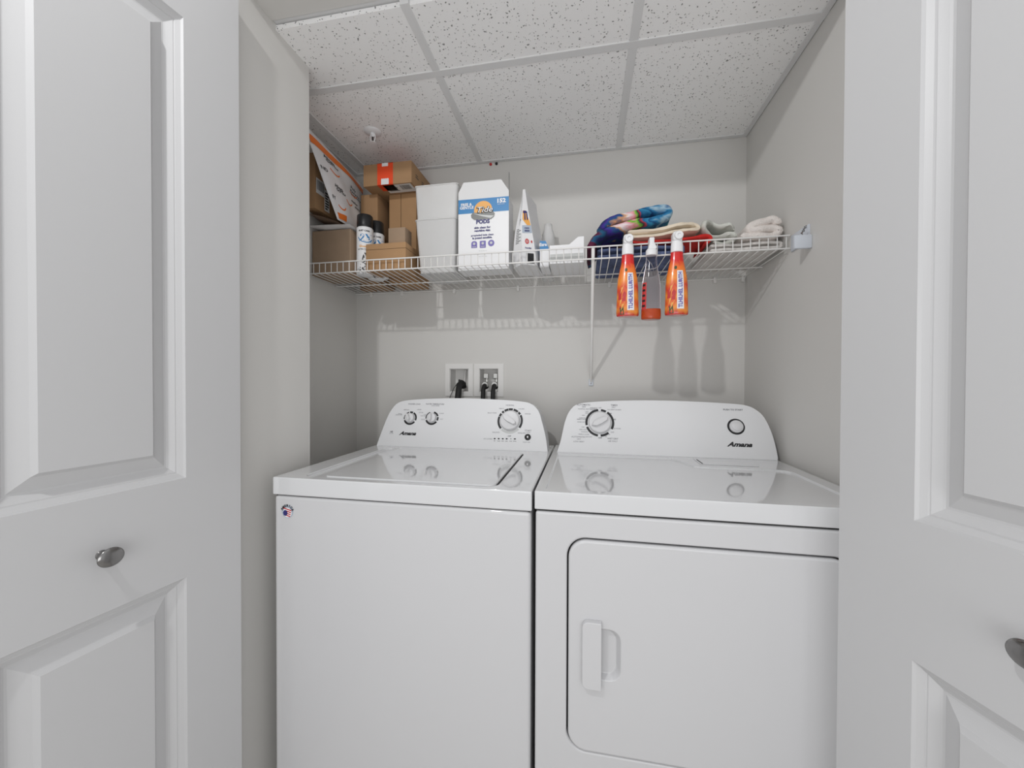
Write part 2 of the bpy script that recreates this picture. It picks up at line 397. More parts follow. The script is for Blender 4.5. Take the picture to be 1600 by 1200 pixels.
def dial(parent, fn, cu, cv, rout, rin, segs, ridge_ang, name='control_dial'):
    bm = bmesh.new()
    for a0, a1 in segs: stamp(bm, arc2d(rin, rout, a0, a1), lambda u, v: fn(u, v, 0.0006), (cu, cv))
    base = fn(cu, cv); nx = (fn(cu, cv, 1) - base).normalized(); ux = Vector((1, 0, 0)); vx = (fn(cu, cv + 1) - base).normalized()
    rg = link('dial_ring', bm, M['ink'], parent)
    m = Matrix((ux, vx, nx)).transposed().to_4x4()
    bm = bmesh.new(); r = rin * 0.93
    lathe(bm, [(r, 0), (r, 0.006), (r * 0.96, 0.012), (r * 0.90, 0.0145), (r * 0.80, 0.0150), (r * .1, 0.0150)], base, mtx=m, n=32)
    # grip ridge
    c, s = math.cos(ridge_ang), math.sin(ridge_ang); L, wd = r * 0.86, r * 0.24
    out = [(-L, 0), (-L * .6, wd), (0, wd * 1.15), (L * .8, wd * .8), (L, 0), (L * .8, -wd * .8), (0, -wd * 1.15), (-L * .6, -wd)]
    tf = lambda p, h, k=1.0: base + m.to_3x3() @ Vector(((p[0] * c - p[1] * s) * k, (p[0] * s + p[1] * c) * k, h))
    prism(bm, out, lambda p: tf(p, 0.0145), lambda p: tf(p, 0.028, 0.86))
    return link(name, bm, M['knobw'], parent, smooth=30)

WX0, WX1, FY = -0.8205, -0.1220, 0.904
washer = thing('washing_machine', 'white top loading washing machine with closed lid and three dials, left of the dryer', 'washing machine', (-0.47, 1.23, 0))
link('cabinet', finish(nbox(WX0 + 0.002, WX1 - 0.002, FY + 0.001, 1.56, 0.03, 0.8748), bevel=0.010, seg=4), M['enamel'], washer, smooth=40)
link('seam', nbox(WX0 + 0.006, WX1 - 0.006, FY + 0.006, 1.55, 0.868, 0.880), M['gap'], washer)
deck = finish(nbox(WX0, WX1, FY - 0.002, 1.56, 0.8765, 0.9235), bevel=0.010, seg=4,
              cutters=[(lambda b: (prism(b, rrect(-0.748, -0.2125, 0.926, 1.376, 0.03), lambda p: Vector((*p, 0.9165)), lambda p: Vector((*p, 0.95))), b)[1])(bmesh.new())])
deck = finish(deck, bevel=0.003, seg=3, angle=50)
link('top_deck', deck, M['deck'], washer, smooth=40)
bm = bmesh.new(); prism(bm, rrect(-0.690, -0.2175, 0.930, 1.370, 0.02), lambda p: Vector((*p, 0.9168)), lambda p: Vector((*p, 0.9262)))
link('lid', finish(bm, bevel=0.0035, seg=3, angle=50), M['deck'], washer, smooth=40)
link('lid_gap', nbox(-0.2165, -0.2122, 0.942, 1.36, 0.9172, 0.9212), M['gap'], washer)
for x in (WX0 + 0.06, WX1 - 0.06):
    for y in (0.96, 1.5): link('foot', lathe(bmesh.new(), [(0.02, 0), (0.022, 0.006), (0.012, 0.01), (0.012, 0.032)], (x, y, 0), n=14), M['black'], washer, smooth=40)
WO = [(-0.8097, 0.0), (-0.7990, 0.052), (-0.7850, 0.112), (-0.7705, 0.150), (-0.7480, 0.178), (-0.705, 0.1905), (-0.60, 0.1985), (-0.472, 0.2015), (-0.345, 0.1985), (-0.240, 0.1915), (-0.200, 0.181), (-0.1735, 0.155), (-0.158, 0.112), (-0.1425, 0.055), (-0.1330, 0.0)]
con, wf = console(washer, WO, 1.41, 0.921, 1.475, 1.107, 1.57)
rs = lambda *a: [tuple(x) for x in a]
dial(washer, wf, -0.6845, 0.1165, 0.0275, 0.0205, [(70, 100), (110, 140) , (-20, 62), (150, 190), (200, 325)], R(115), 'load_dial')
dial(washer, wf, -0.5931, 0.1185, 0.0275, 0.0205, [(20, 78), (115, 185), (-22, 12), (200, 325)], R(95), 'temperature_dial')
dial(washer, wf, -0.2797, 0.1150, 0.0490, 0.0410, [(-35, 30), (35, 48), (52, 76), (80, 100), (102, 122), (126, 137), (143, 158), (160, 222)], R(-32), 'cycle_dial')
g = link('dial_window', (lambda b: (stamp(b, arc2d(0.041, 0.049, 228, 318), lambda u, v: wf(u, v, 0.0006), (-0.2797, 0.1150)), b)[1])(bmesh.new()), M['silver'], washer)
logo = lambda h, bold=0.0009, sx=1.25: text2d('Amana', h, bold=bold, shear=0.45, sx=sx)
printed(washer, wf, [(logo(0.019), (-0.686, 0.0545))], 'maker_logo', M['ink'])
tt = lambda s, h=0.0062, **k: text2d(s, h, **k)
items = [(tt('WASHER LOAD', 0.0075, bold=.0001), (-0.676, 0.1745)), (tt('WATER TEMPERATURE', 0.0075, bold=.0001), (-0.5885, 0.1755)), (tt('COLD RINSE', 0.006), (-0.586, 0.1690)),
    (tt('MEDIUM'), (-0.706, 0.1500)), (tt('SMALL'), (-0.730, 0.1330)), (tt('DELICATE'), (-0.735, 0.1285)), (tt('LARGE'), (-0.652, 0.1520)), (tt('EXTRA'), (-0.642, 0.1400)), (tt('COLD'), (-0.622, 0.1320)), (tt('TAP COLD'), (-0.628, 0.1265)),
    (tt('COOL'), (-0.630, 0.1120)), (tt('WARM'), (-0.556, 0.1380)), (tt('HOT'), (-0.553, 0.1150)), (tt('HE', 0.009, bold=.0004), (-0.755, 0.0590)), (tt('water level', 0.004), (-0.755, 0.0530)),
    (tt('NORMAL', 0.008), (-0.2837, 0.1755)), (tt('HEAVY'), (-0.316, 0.1620)), (tt('BULKY ITEMS', 0.006), (-0.352, 0.1440)), (tt('COLORS'), (-0.239, 0.1620)), (tt('WHITES'), (-0.214, 0.1430)), (tt('DELICATE'), (-0.331, 0.0690)), (tt('RINSE SPIN'), (-0.232, 0.0690)), (tt('OFF', 0.007, shear=.3, bold=.0002), (-0.279, 0.0560)),
    (tt('LID LOCKED', 0.006), (-0.360, 0.0435)), (tt('START', 0.0088), (-0.2090, 0.0790)), (tt('PAUSE', 0.0050), (-0.2080, 0.0720)), (tt('HOLD 3 SEC', 0.005), (-0.2120, 0.0355))]
printed(washer, wf, items)
bm = bmesh.new()
for k, x in enumerate((-0.334, -0.3185, -0.303, -0.288, -0.272, -0.257)):
    stamp(bm, disc2d(0.0036 if k != 4 else 0.002, 10, 1.1, 0.75), lambda u, v: wf(u, v, 0.0006), (x, 0.0450 + 0.0003 * k))
    stamp(bm, text2d(('fill', 'wash', 'rinse', 'spin', 'lock', 'done')[k], 0.0055), lambda u, v: wf(u, v, 0.0006), (x, 0.0365 + 0.0003 * k))
link('status_marks', bm, M['ink'], washer)
def lathe_on(fn, cu, cv, prof, n=28):
    b = fn(cu, cv); nx = (fn(cu, cv, 1) - b).normalized(); vx = (fn(cu, cv + 1) - b).normalized()
    return lathe(bmesh.new(), prof, b, mtx=Matrix((Vector((1, 0, 0)), vx, nx)).transposed().to_4x4(), n=n)
sb = link('start_button', lathe_on(wf, -0.2090, 0.0545, [(0.0115, 0), (0.0115, 0.003), (0.0100, 0.0042), (0.002, 0.0044)]), M['black'], washer, smooth=40)
link('button_icon', (lambda b: (stamp(b, disc2d(0.0032, 14, 0.8, 1.2), lambda u, v: wf(u, v, 0.0050), (-0.2090, 0.0545)), b)[1])(bmesh.new()), M['whitep'], sb)
# round made-in sticker on the front panel
ff = lambda u, v: Vector((u, FY + 0.0006, v))
bm = bmesh.new(); stamp(bm, disc2d(0.0175, 30), ff, (-0.777, 0.833)); st = link('flag_sticker', bm, M['palegrey'], washer)
ff = lambda u, v: Vector((u, FY + 0.0003, v)); bm = bmesh.new(); stamp(bm, disc2d(0.0128, 26), ff, (-0.777, 0.830)); link('sticker_disc', bm, M['whitep'], st)
ff = lambda u, v: Vector((u, FY + 0.0000, v)); bm = bmesh.new()
for k in range(4): stamp(bm, grid2d(-0.0105 + 0.004 * (k < 3) - 0.004 * (k > 2), 0.0105, -0.009 + k * 0.0054, -0.0062 + k * 0.0054, 1, 1), ff, (-0.777, 0.830), R(-14))
link('flag_stripes', bm, M['red'], st)
ff = lambda u, v: Vector((u, FY - 0.0003, v)); bm = bmesh.new(); stamp(bm, disc2d(0.0068, 8, 1, 1.2), ff, (-0.783, 0.829)); link('flag_canton', bm, M['navy'], st)
bm = bmesh.new()
for k, ch in enumerate('AMERICA'):
    a = 152 - k * 20.7; stamp(bm, text2d(ch, 0.0085, bold=.0004), ff, (-0.777 + 0.0178 * math.cos(R(a)), 0.830 + 0.0185 * math.sin(R(a))), R(a - 90))
link('sticker_text', bm, M['ink'], st)

# ------------------------------------------------------------------ dryer
DX0, DX1 = -0.1155, 0.6195
dryer = thing('clothes_dryer', 'white front loading clothes dryer on the right, with hinged door, one dial and round button', 'dryer', (0.25, 1.23, 0))
link('cabinet', finish(nbox(DX0 + 0.002, DX1 - 0.002, FY + 0.022, 1.56, 0.03, 0.878), bevel=0.006, seg=3), M['enamel'], dryer, smooth=40)
link('seam', nbox(DX0 + 0.006, DX1 - 0.006, FY + 0.008, 1.55, 0.876, 0.887), M['gap'], dryer)
# front frame around the door
inner = rrect(-0.0395, 0.5440, 0.33, 0.8225, 0.045, 10)
ox0, ox1, oz0, oz1 = DX0 + 0.002, DX1 - 0.002, 0.05, 0.878
def ring_panel(inner, y0, y1):
    """rectangular frame around a rounded opening; each rounded corner fans out to its own outer corner"""
    bm = bmesh.new(); n = len(inner); per = n // 4; cs = ((ox1, oz1), (ox0, oz1), (ox0, oz0), (ox1, oz0))
    A, A2 = ([bm.verts.new((p[0], y, p[1])) for p in inner] for y in (y0, y1))
    B, B2 = ([bm.verts.new((c[0], y, c[1])) for c in cs] for y in (y0, y1))
    for k in range(n):
        j = (k + 1) % n; ck, cj = k // per, j // per
        bm.faces.new((A[k], A2[k], A2[j], A[j]))
        if ck == cj:
            bm.faces.new((A[k], A[j], B[ck])); bm.faces.new((A2[k], B2[ck], A2[j]))
        else:
            bm.faces.new((A[k], A[j], B[cj], B[ck])); bm.faces.new((A2[k], B2[ck], B2[cj], A2[j])); bm.faces.new((B[ck], B[cj], B2[cj], B2[ck]))
    return bm
link('front_frame', finish(ring_panel(inner, FY, FY + 0.024), bevel=0.006, seg=3, angle=50), M['enamel'], dryer, smooth=40)
link('door_gap', (lambda b: (prism(b, rrect(-0.045, 0.55, 0.325, 0.828, 0.045, 8), lambda p: Vector((p[0], FY + 0.018, p[1])), lambda p: Vector((p[0], FY + 0.0215, p[1]))), b)[1])(bmesh.new()), M['gap'], dryer)
dr = bmesh.new(); prism(dr, rrect(-0.0362, 0.5407, 0.3333, 0.8192, 0.042, 10), lambda p: Vector((p[0], FY - 0.004, p[1])), lambda p: Vector((p[0], FY + 0.018, p[1])))
dr = finish(dr, bevel=0.006, seg=4, angle=50)
cut = bmesh.new(); r = 0.022
prism(cut, rrect(0.005, 0.083, 0.503, 0.622, 0.026, 8), lambda p: Vector((p[0], FY - 0.03, p[1])), lambda p: Vector((0.030 + (p[0] - 0.030) * 0.80, FY + 0.0095, 0.5625 + (p[1] - 0.5625) * 0.84)))
for v in cut.verts:
    if v.co.y < FY: v.co.y = FY - 0.006
dr = finish(dr, cutters=[cut]); dr = finish(dr, bevel=0.003, seg=3, angle=25)
door = link('door', dr, M['enamel'], dryer, smooth=40)
hb = bmesh.new(); prism(hb, rrect(-0.0045, 0.0385, 0.4880, 0.6400, 0.014, 6, rs=(0.002, 0.014, 0.014, 0.002)), lambda p: Vector((p[0], FY - 0.018, p[1])), lambda p: Vector((p[0], FY - 0.0035, p[1])))
link('handle', finish(hb, bevel=0.006, seg=3, angle=50), M['enamel'], door, smooth=40)
hk = bmesh.new(); prism(hk, rrect(0.0, 0.020, 0.498, 0.630, 0.01, 5), lambda p: Vector((p[0], FY - 0.006, p[1])), lambda p: Vector((p[0], FY + 0.004, p[1])))
link('handle_foot', hk, M['enamel'], door)
cutp = [(-0.092, 0.930), (0.578, 0.930), (0.578, 1.235), (0.560, 1.252), (0.345, 1.252), (0.325, 1.262), (0.298, 1.345), (0.280, 1.368), (-0.092, 1.368)]
cutb = bmesh.new(); prism(cutb, cutp, lambda p: Vector((*p, 0.9208)), lambda p: Vector((*p, 0.95)))
dd = finish(nbox(DX0, DX1, FY - 0.002, 1.56, 0.8830, 0.9255), bevel=0.011, seg=4, cutters=[cutb]); dd = finish(dd, bevel=0.0022, seg=2, angle=50)
link('top_deck', dd, M['deck'], dryer, smooth=40)
link('lint_cover', finish(nbox(0.350, 0.515, 1.285, 1.372, 0.9256, 0.9275), bevel=0.0012, seg=2), M['deck'], dryer, smooth=40)
link('lint_slot', nbox(0.3555, 0.3585, 1.29, 1.355, 0.9270, 0.9281), M['gap'], dryer)
for x in (DX0 + 0.06, DX1 - 0.06):
    for y in (0.96, 1.5): link('foot', lathe(bmesh.new(), [(0.02, 0), (0.022, 0.006), (0.012, 0.01), (0.012, 0.032)], (x, y, 0), n=14), M['black'], dryer, smooth=40)
DO = [(-0.0997, 0.0), (-0.087, 0.0443), (-0.0720, 0.118), (-0.0540, 0.160), (-0.0260, 0.1830), (0.0356, 0.1925), (0.14, 0.1985), (0.25, 0.2005), (0.36, 0.1985), (0.46, 0.1940), (0.535, 0.1880), (0.5730, 0.1700), (0.5960, 0.138), (0.6120, 0.075), (0.6225, 0.0)]
DO = [(min(u, 0.617), v) for u, v in DO]
con2, df = console(dryer, DO, 1.40, 0.9235, 1.465, 1.1085, 1.57)
dial(dryer, df, 0.0512, 0.1140, 0.0510, 0.0430, [(-28, 55), (62, 84), (96, 192), (200, 262), (274, 310)], R(28), 'cycle_dial')
link('button_ring', (lambda b: (stamp(b, arc2d(0.0215, 0.0275, 0, 360, 36), lambda u, v: df(u, v, 0.0006), (0.5021, 0.1113)), b)[1])(bmesh.new()), M['ink'], dryer)
link('start_button', lathe_on(df, 0.5021, 0.1113, [(0.0215, 0), (0.0212, 0.006), (0.0190, 0.0085), (0.0165, 0.0085), (0.0155, 0.0110), (0.0120, 0.0128), (0.002, 0.0135)], 32), M['knobw'], dryer, smooth=35)
printed(dryer, df, [(logo(0.021), (0.506, 0.0500))], 'maker_logo', M['ink'])
items = [(tt('PUSH TO START', 0.0085, bold=.0002), (0.4985, 0.1700)), (tt('AUTOMATIC', 0.0085, bold=.0001), (-0.0060, 0.1800)), (tt('DRY', 0.007, bold=.0001), (-0.0050, 0.1720)), (tt('NORMAL HEAT', 0.0062), (-0.0050, 0.1640)),
    (tt('WRINKLE', 0.0062, bold=.0001), (0.0300, 0.1680)), (tt('PREVENT', 0.0062, bold=.0001), (0.0300, 0.1620)), (tt('OFF', 0.0065), (0.0520, 0.1690)), (tt('TIMED', 0.0085, bold=.0001), (0.1030, 0.1800)), (tt('DRY', 0.007), (0.1010, 0.1720)), (tt('NO HEAT GUARD', 0.006), (0.1030, 0.1630)),
    (tt('LESS', 0.006), (0.0060, 0.1540)), (tt('DRY', 0.006), (0.0060, 0.1480)), (tt('DRY', 0.006), (-0.0060, 0.1400)), (tt('NORMAL', 0.006), (-0.0100, 0.1300)), (tt('ENERGY SAVER', 0.005, bold=.0001), (-0.0130, 0.1250)), (tt('MORE DRY', 0.006), (-0.0140, 0.1150)),
    (tt('OFF', 0.006), (-0.0080, 0.0960)), (tt('VERY DRY', 0.006), (-0.0080, 0.0870)), (tt('NORMAL', 0.006), (-0.0020, 0.0790)), (tt('ENERGY SAVER', 0.0055), (-0.0050, 0.0700)), (tt('LESS DRY', 0.0058), (0.0130, 0.0615)), (tt('OFF', 0.0075, bold=.0002), (0.0520, 0.0585)),
    (tt('60', 0.0075, bold=.0001), (0.0900, 0.1490)), (tt('40', 0.0085, bold=.0001), (0.1040, 0.1270)), (tt('20 MORE', 0.0062), (0.1120, 0.0940)), (tt('OFF', 0.007), (0.0950, 0.0800)), (tt('20', 0.0062), (0.0840, 0.0720)), (tt('40', 0.0062), (0.0720, 0.0640)),
    (tt('AUTOMATIC', 0.0085), (-0.0240, 0.0600)), (tt('DRY', 0.007), (-0.0220, 0.0520)), (tt('LOW HEAT', 0.0075), (-0.0220, 0.0430)), (tt('WET DRY', 0.0085, bold=.0001), (0.0960, 0.0570)), (tt('AIR ONLY', 0.0072), (0.0960, 0.0480))]
printed(dryer, df, items)

# ------------------------------------------------------------------ wire shelf
SY0, SY1, SZ = 1.385, 1.728, 1.604
shelf = thing('wire_shelf', 'white ventilated wire shelf across the closet above the washer and dryer', 'shelf', (-0.23, 1.55, 1.56))
bm0 = bmesh.new(); tube(bm0, [(XL + 0.012, SY1, SZ), (XL + 0.012, SY0 + 0.004, SZ), (XL + 0.012, SY0, SZ + 0.004), (XL + 0.012, SY0, SZ + 0.041)], 0.0017, 6)
w0 = link('wire', bm0, M['wire'], shelf, smooth=60)
n_w = int((XR - XL - 0.024) / 0.02575)
for k in range(1, n_w + 1):
    c = w0.copy(); c.parent = shelf; c.location = (k * (XR - XL - 0.024) / n_w, 0, 0); C.objects.link(c)
for (y, z, r) in ((SY0 - 0.0045, SZ + 0.041, 0.0028), (SY0 - 0.0045, SZ + 0.000, 0.0028), (1.575, SZ - 0.0042, 0.0026), (SY1 + 0.002, SZ - 0.0042, 0.0028)):
    link('rail', tube(bmesh.new(), [(XL + 0.004, y, z), (XR - 0.004, y, z)], r, 8), M['wire'], shelf, smooth=60)
# diagonal brace
bx_ = 0.024
link('brace', tube(bmesh.new(), [(bx_, SY0 + 0.002, SZ + 0.040), (bx_, SY0 + 0.0065, SZ + 0.005), (bx_, SY0 + 0.014, SZ - 0.012), (bx_, YB - 0.010, 1.192), (bx_, YB - 0.004, 1.178)], 0.0062, 10), M['wire'], shelf, smooth=50)
link('brace_foot', nbox(bx_ - 0.010, bx_ + 0.010, YB - 0.006, YB, 1.160, 1.190, 0.002), M['bracket'], shelf)
link('screw', lathe(bmesh.new(), [(0.003, 0), (0.003, 0.0015), (0.001, 0.002)], (bx_, YB - 0.006, 1.170), mtx=Matrix.Rotation(R(90), 4, 'X'), n=10), M['steel'], shelf)
# end bracket on the right wall
eb = box(nbox(XR - 0.046, XR, 1.262, 1.274, 1.567, 1.606, 0.003), XR - 0.005, XR, 1.2745, SY0 - 0.012, 1.590, 1.640, 0.001)
e = link('end_bracket', eb, M['bracket'], shelf, smooth=40)
bm = bmesh.new(); tube(bm, [(XR - 0.022 + 0.0035 * math.sin(k * 2.4), 1.276 - k * 0.0014, 1.612 + k * 0.0009 + 0.0035 * math.cos(k * 2.4)) for k in range(18)], 0.0011, 5)
link('wall_anchor', bm, M['steel'], e)
for x in (-1.02, -0.86, -0.60, -0.30, 0.10, 0.33, 0.52, 0.625):
    b = nbox(x - 0.006, x + 0.006, YB - 0.014, YB, SZ - 0.020, SZ + 0.004, 0.002); link('wall_clip', b, M['wire'], shelf)
# left side support
link('end_bracket', nbox(XL, XL + 0.010, 1.30, SY0 - 0.008, SZ - 0.010, SZ + 0.052, 0.003), M['bracket'], shelf)

ST = SZ + 0.0019   # top of the shelf wires
def carton(name, label, x0, x1, y0, y1, z0, z1, m='cardboard', rot=0, seams=(), group=None, cat='box'):
    mt = rotz((x0 + x1) / 2, (y0 + y1) / 2, rot)
    bm = nbox(x0, x1, y0, y1, z0, z1, 0.0015, 2, mtx=mt)
    o = tag(link(name, bm, M[m], smooth=40), label, cat, group or 'cardboard boxes piled at the left end of the shelf')
    for (face, a, b, c, d) in seams:
        bm = bmesh.new()
        e = 0.0006
        if face == 'F': box(bm, a, b, y0 - e, y0 + .001, c, d, mtx=mt)
        elif face == 'S': box(bm, x1 - .001, x1 + e, a, b, c, d, mtx=mt)
        elif face == 'U': box(bm, a, b, c, d, z0 - e, z0 + .001, mtx=mt)
        link('flap_seam', bm, M['seam'], o)
    return o, mt

# --- cartons on the left end
carton('cardboard_box', 'brown cardboard box at the left end of the shelf, under the white envelope', -1.100, -0.927, 1.42, 1.555, ST, 1.788, 'cardboard3')
pil = lambda: None
def pillow(corners, thick, nu=14, nv=14, wob=0.0):
    """corners: a b c d (Vectors); returns surface function (u,v,side,off)"""
    a, b, c, d = [Vector(p) for p in corners]; n = (b - a).cross(d - a).normalized()
    def S(u, v, side=1, off=0.0):
        p = a * (1 - u) * (1 - v) + b * u * (1 - v) + c * u * v + d * (1 - u) * v
        h = (max(0, 16 * u * (1 - u) * v * (1 - v))) ** 0.45 * thick / 2
        h += wob * noise.noise(Vector((u * 3.1, v * 4.3, 1.7))) * min(1, 8 * u * (1 - u)) * min(1, 8 * v * (1 - v))
        return p + n * side * (h + off)
    bm = bmesh.new()
    gr = {}
    for s in (1, -1):
        for j in range(nv + 1):
            for i in range(nu + 1):
                edge = i in (0, nu) or j in (0, nv)
                gr[(s, i, j)] = gr[(1, i, j)] if (edge and s == -1) else bm.verts.new(S(i / nu, j / nv, s))
        for j in range(nv):
            for i in range(nu): bm.faces.new((gr[(s, i, j)], gr[(s, i + 1, j)], gr[(s, i + 1, j + 1)], gr[(s, i, j + 1)]))
    return bm, S
bm, S = pillow(((-1.098, 1.395, 1.802), (-0.915, 1.395, 1.796), (-0.925, 1.555, 1.802), (-1.098, 1.555, 1.806)), 0.020, wob=0.003)
tag(link('padded_envelope', bm, M['poly'], smooth=60), 'flat white padded envelope lying on the left end cardboard box', 'envelope')
bm, S = pillow(((-1.098, 1.385, 1.850), (-0.975, 1.40, 1.813), (-0.985, 1.56, 1.813), (-1.098, 1.56, 1.850)), 0.018, wob=0.003)
km = tag(link('kraft_mailer', bm, M['kraft'], smooth=60), 'dark brown mailer sloping on top of the white envelope', 'envelope')
o, mt = carton('cardboard_box', 'brown cardboard box with barcode labels standing against the left wall behind the white bag', -1.100, -1.052, 1.375, 1.62, 1.862, 2.080, 'board_dark')
M['boxdark2'] = M['cardboard']; o.data.materials[0] = M['cardboard']
bx = o
fx = lambda y, z: Vector((-1.0512, y, z))
bm = bmesh.new(); stamp(bm, grid2d(1.380, 1.432, 1.925, 1.985, 1, 1), fx); stamp(bm, grid2d(1.430, 1.462, 1.875, 1.960, 1, 1), fx)
sl = link('shipping_label', bm, M['paper'], bx)
fx = lambda y, z: Vector((-1.0508, y, z)); bm = bmesh.new(); y = 1.384
while y < 1.428:
    wd = random.choice((0.001, 0.0018, 0.003)); stamp(bm, grid2d(y, y + wd, 1.940, 1.978, 1, 1), fx); y += wd + random.choice((0.0012, 0.002))
for k in range(7): stamp(bm, grid2d(1.434, 1.434 + random.uniform(.012, .024), 1.882 + k * .0105, 1.888 + k * .0105, 1, 1), fx)
link('barcode', bm, M['ink'], sl)
# white poly bag leaning on the left wall
bm, S = pillow(((-0.975, 1.405, 1.822), (-0.975, 1.560, 1.830), (-1.020, 1.660, 2.080), (-1.035, 1.280, 2.140)), 0.036, 18, 20, wob=0.008)
mail = tag(link('poly_mailer', bm, M['poly'], smooth=60), 'white plastic shipping bag with orange band leaning against left wall above boxes', 'shipping bag')
Sm = lambda u, v: S(min(.99, max(.01, u)), min(.99, max(.01, v)), 1, 0.0012)
bm = bmesh.new(); stamp(bm, grid2d(0.01, 0.99, 0.80, 0.90, 22, 5), Sm); stamp(bm, grid2d(0.06, 0.34, 0.02, 0.09, 6, 4), Sm)
for (cu, cv) in ((0.30, 0.58), (0.55, 0.30), (0.72, 0.52), (0.26, 0.14)): stamp(bm, arc2d(0.10, 0.118, 215, 325), Sm, (cu, cv + .12))
link('orange_print', bm, M['orange'], mail)
bm = bmesh.new()
for (s_, u_, v_) in (('Allega', .26, .76), ('tich for', .30, .72), ('Allega', .30, .44), ('tich for', .34, .40), ('ND', .08, .56), ('Poly', .72, .66), ('Recycle', .76, .60), ('bag only', .78, .55), ('mailer', .72, .42), ('FY', .10, .26), ('store', .80, .36)):
    stamp(bm, text2d(s_, 0.060, bold=.001, sx=1.25), Sm, (u_, v_))
link('printed_text', bm, M['ink'], mail)
carton('cardboard_box', 'narrow brown box standing at the back, seen between white bag and tall box', -1.045, -0.985, 1.675, 1.725, ST, 1.955, 'cardboard')
# --- tall box, taped box, mid box
carton('cardboard_box', 'tall brown box behind the spray cans, carrying the taped box', -0.972, -0.892, 1.565, 1.725, ST, 1.992, 'cardboard')
carton('cardboard_box', 'upright brown box with centre seam, behind the two small boxes', -0.848, -0.722, 1.585, 1.725, ST, 1.992, 'cardboard2', seams=[('F', -0.7935, -0.7915, ST, 1.992)])
x0, x1, y0, y1, z0, z1 = -0.920, -0.704, 1.500, 1.722, 1.9925, 2.082
tb, mt = carton('taped_box', 'brown cardboard box with orange tape, highest box of the pile', x0, x1, y0, y1, z0, z1, 'cardboard', rot=R(0))
bm = bmesh.new(); box(bm, -0.856, -0.786, y0 - 0.0006, y0 + .001, z0, z1 + .0006, mtx=mt); box(bm, -0.856, -0.786, y0 - .0006, y1, z1 - .001, z1 + 0.0006, mtx=mt); box(bm, -0.856, -0.786, y0 - .0006, y0 + 0.05, z0 - 0.0006, z0 + .001, mtx=mt)
tp = link('packing_tape', bm, M['tape'], tb)
bm = bmesh.new()
fy = lambda u, v: Vector((u, y0 - 0.0009, v))
zig = [(-0.030, 0)] + [(-0.030 + 0.055 * k / 8, 0.032 + (0.003 if k % 2 else -0.002)) for k in range(9)] + [(0.025, 0)]
stamp(bm, poly2d([(p[0] * .62, p[1] * .75) for p in zig]), fy, (-0.820, z0 + 0.001)); stamp(bm, poly2d([(p[0] * .5, -p[1] * .42) for p in zig][::-1]), fy, (-0.820, z1))
link('torn_paper', bm, M['paper'], tp)
fu = lambda u, v: Vector((u, v, z0 - 0.0006)); bm = bmesh.new(); stamp(bm, grid2d(-0.835, -0.712, 1.505, 1.572, 1, 1), fu); ul = link('shipping_label', bm, M['paper'], tb)
fu = lambda u, v: Vector((u, v, z0 - 0.0010)); bm = bmesh.new(); x = -0.765
while x < -0.722:
    wd = random.choice((0.001, 0.002)); stamp(bm, grid2d(x, x + wd, 1.515, 1.55, 1, 1), fu); x += wd + .0018
for k in range(4): stamp(bm, grid2d(-0.825, -0.79 + .01 * (k % 2), 1.515 + k * .012, 1.519 + k * .012, 1, 1), fu)
link('barcode', bm, M['ink'], ul)
bm = bmesh.new()
for k, yy in enumerate((1.54, 1.60)): box(bm, x1 - .001, x1 + .0006, yy, yy + 0.028, z0 + 0.040 - 0.0, z0 + 0.044); box(bm, x1 - .001, x1 + .0006, yy, yy + 0.022, z0 + 0.050, z0 + 0.053)
link('printed_text', bm, M['ink'], tb)
# --- small boxes
carton('small_box', 'low brown box at the shelf front, lower of the two small boxes', -0.847, -0.680, 1.398, 1.488, ST, 1.713, 'cardboard2', seams=[('F', -0.847, -0.680, 1.6895, 1.6908), ('S', 1.398, 1.488, 1.6895, 1.6908)])
carton('small_box', 'pale brown cube box sitting on top of the low brown box', -0.768, -0.697, 1.428, 1.487, 1.7132, 1.782, 'cardboard3')
# --- spray cans
def spray_can(x, y, label):
    t = thing('spray_can', label, 'spray can', (x, y, ST), 'black capped spray paint cans beside the small boxes')
    bm = bmesh.new(); lathe(bm, [(0.030, 0), (0.0325, 0.002), (0.0322, 0.005), (0.0322, 0.183), (0.0328, 0.186), (0.030, 0.190), (0.027, 0.194)], (x, y, ST), n=32)
    link('can', bm, M['whitep'], t, smooth=40)
    bm = bmesh.new(); lathe(bm, [(0.0295, 0.190), (0.0310, 0.192), (0.0315, 0.2), (0.0305, 0.238), (0.0280, 0.2415), (0.024, 0.2405), (0.005, 0.240)], (x, y, ST), n=32)
    link('cap', bm, M['black'], t, smooth=40)
    cyl = lambda u, v: Vector((x + 0.0326 * math.sin(u / 0.0322), y - 0.0326 * math.cos(u / 0.0322), ST + v))
    bm = bmesh.new(); stamp(bm, text2d('2X', 0.040, bold=.0012, shear=.2), cyl, (0.018, 0.143)); stamp(bm, arc2d(0.030, 0.0335, 200, 330), cyl, (0.02, 0.158)); link('number_print', bm, M['blue'], t)
    bm = bmesh.new(); stamp(bm, text2d('RUST CARE', 0.0085, bold=.0004), cyl, (0.014, 0.172)); stamp(bm, text2d('PAINT+', 0.026, bold=.0012), cyl, (0.014, 0.045), R(75)); stamp(bm, text2d('PRIMER', 0.016, bold=.0008), cyl, (0.034, 0.05), R(75))
    stamp(bm, text2d('ULTRA COVER', 0.008, bold=.0002), cyl, (0.014, 0.098)); link('printed_text', bm, M['ink'], t)
    bm = bmesh.new(); stamp(bm, text2d('Gloss', 0.012, bold=.0004), cyl, (0.008, 0.110)); link('accent_print', bm, M['amber'], t)
spray_can(-0.8835, 1.452, 'nearer white spray can with black cap, at the front')
spray_can(-0.8730, 1.5225, 'farther white spray can with black cap, half hidden behind the nearer one')
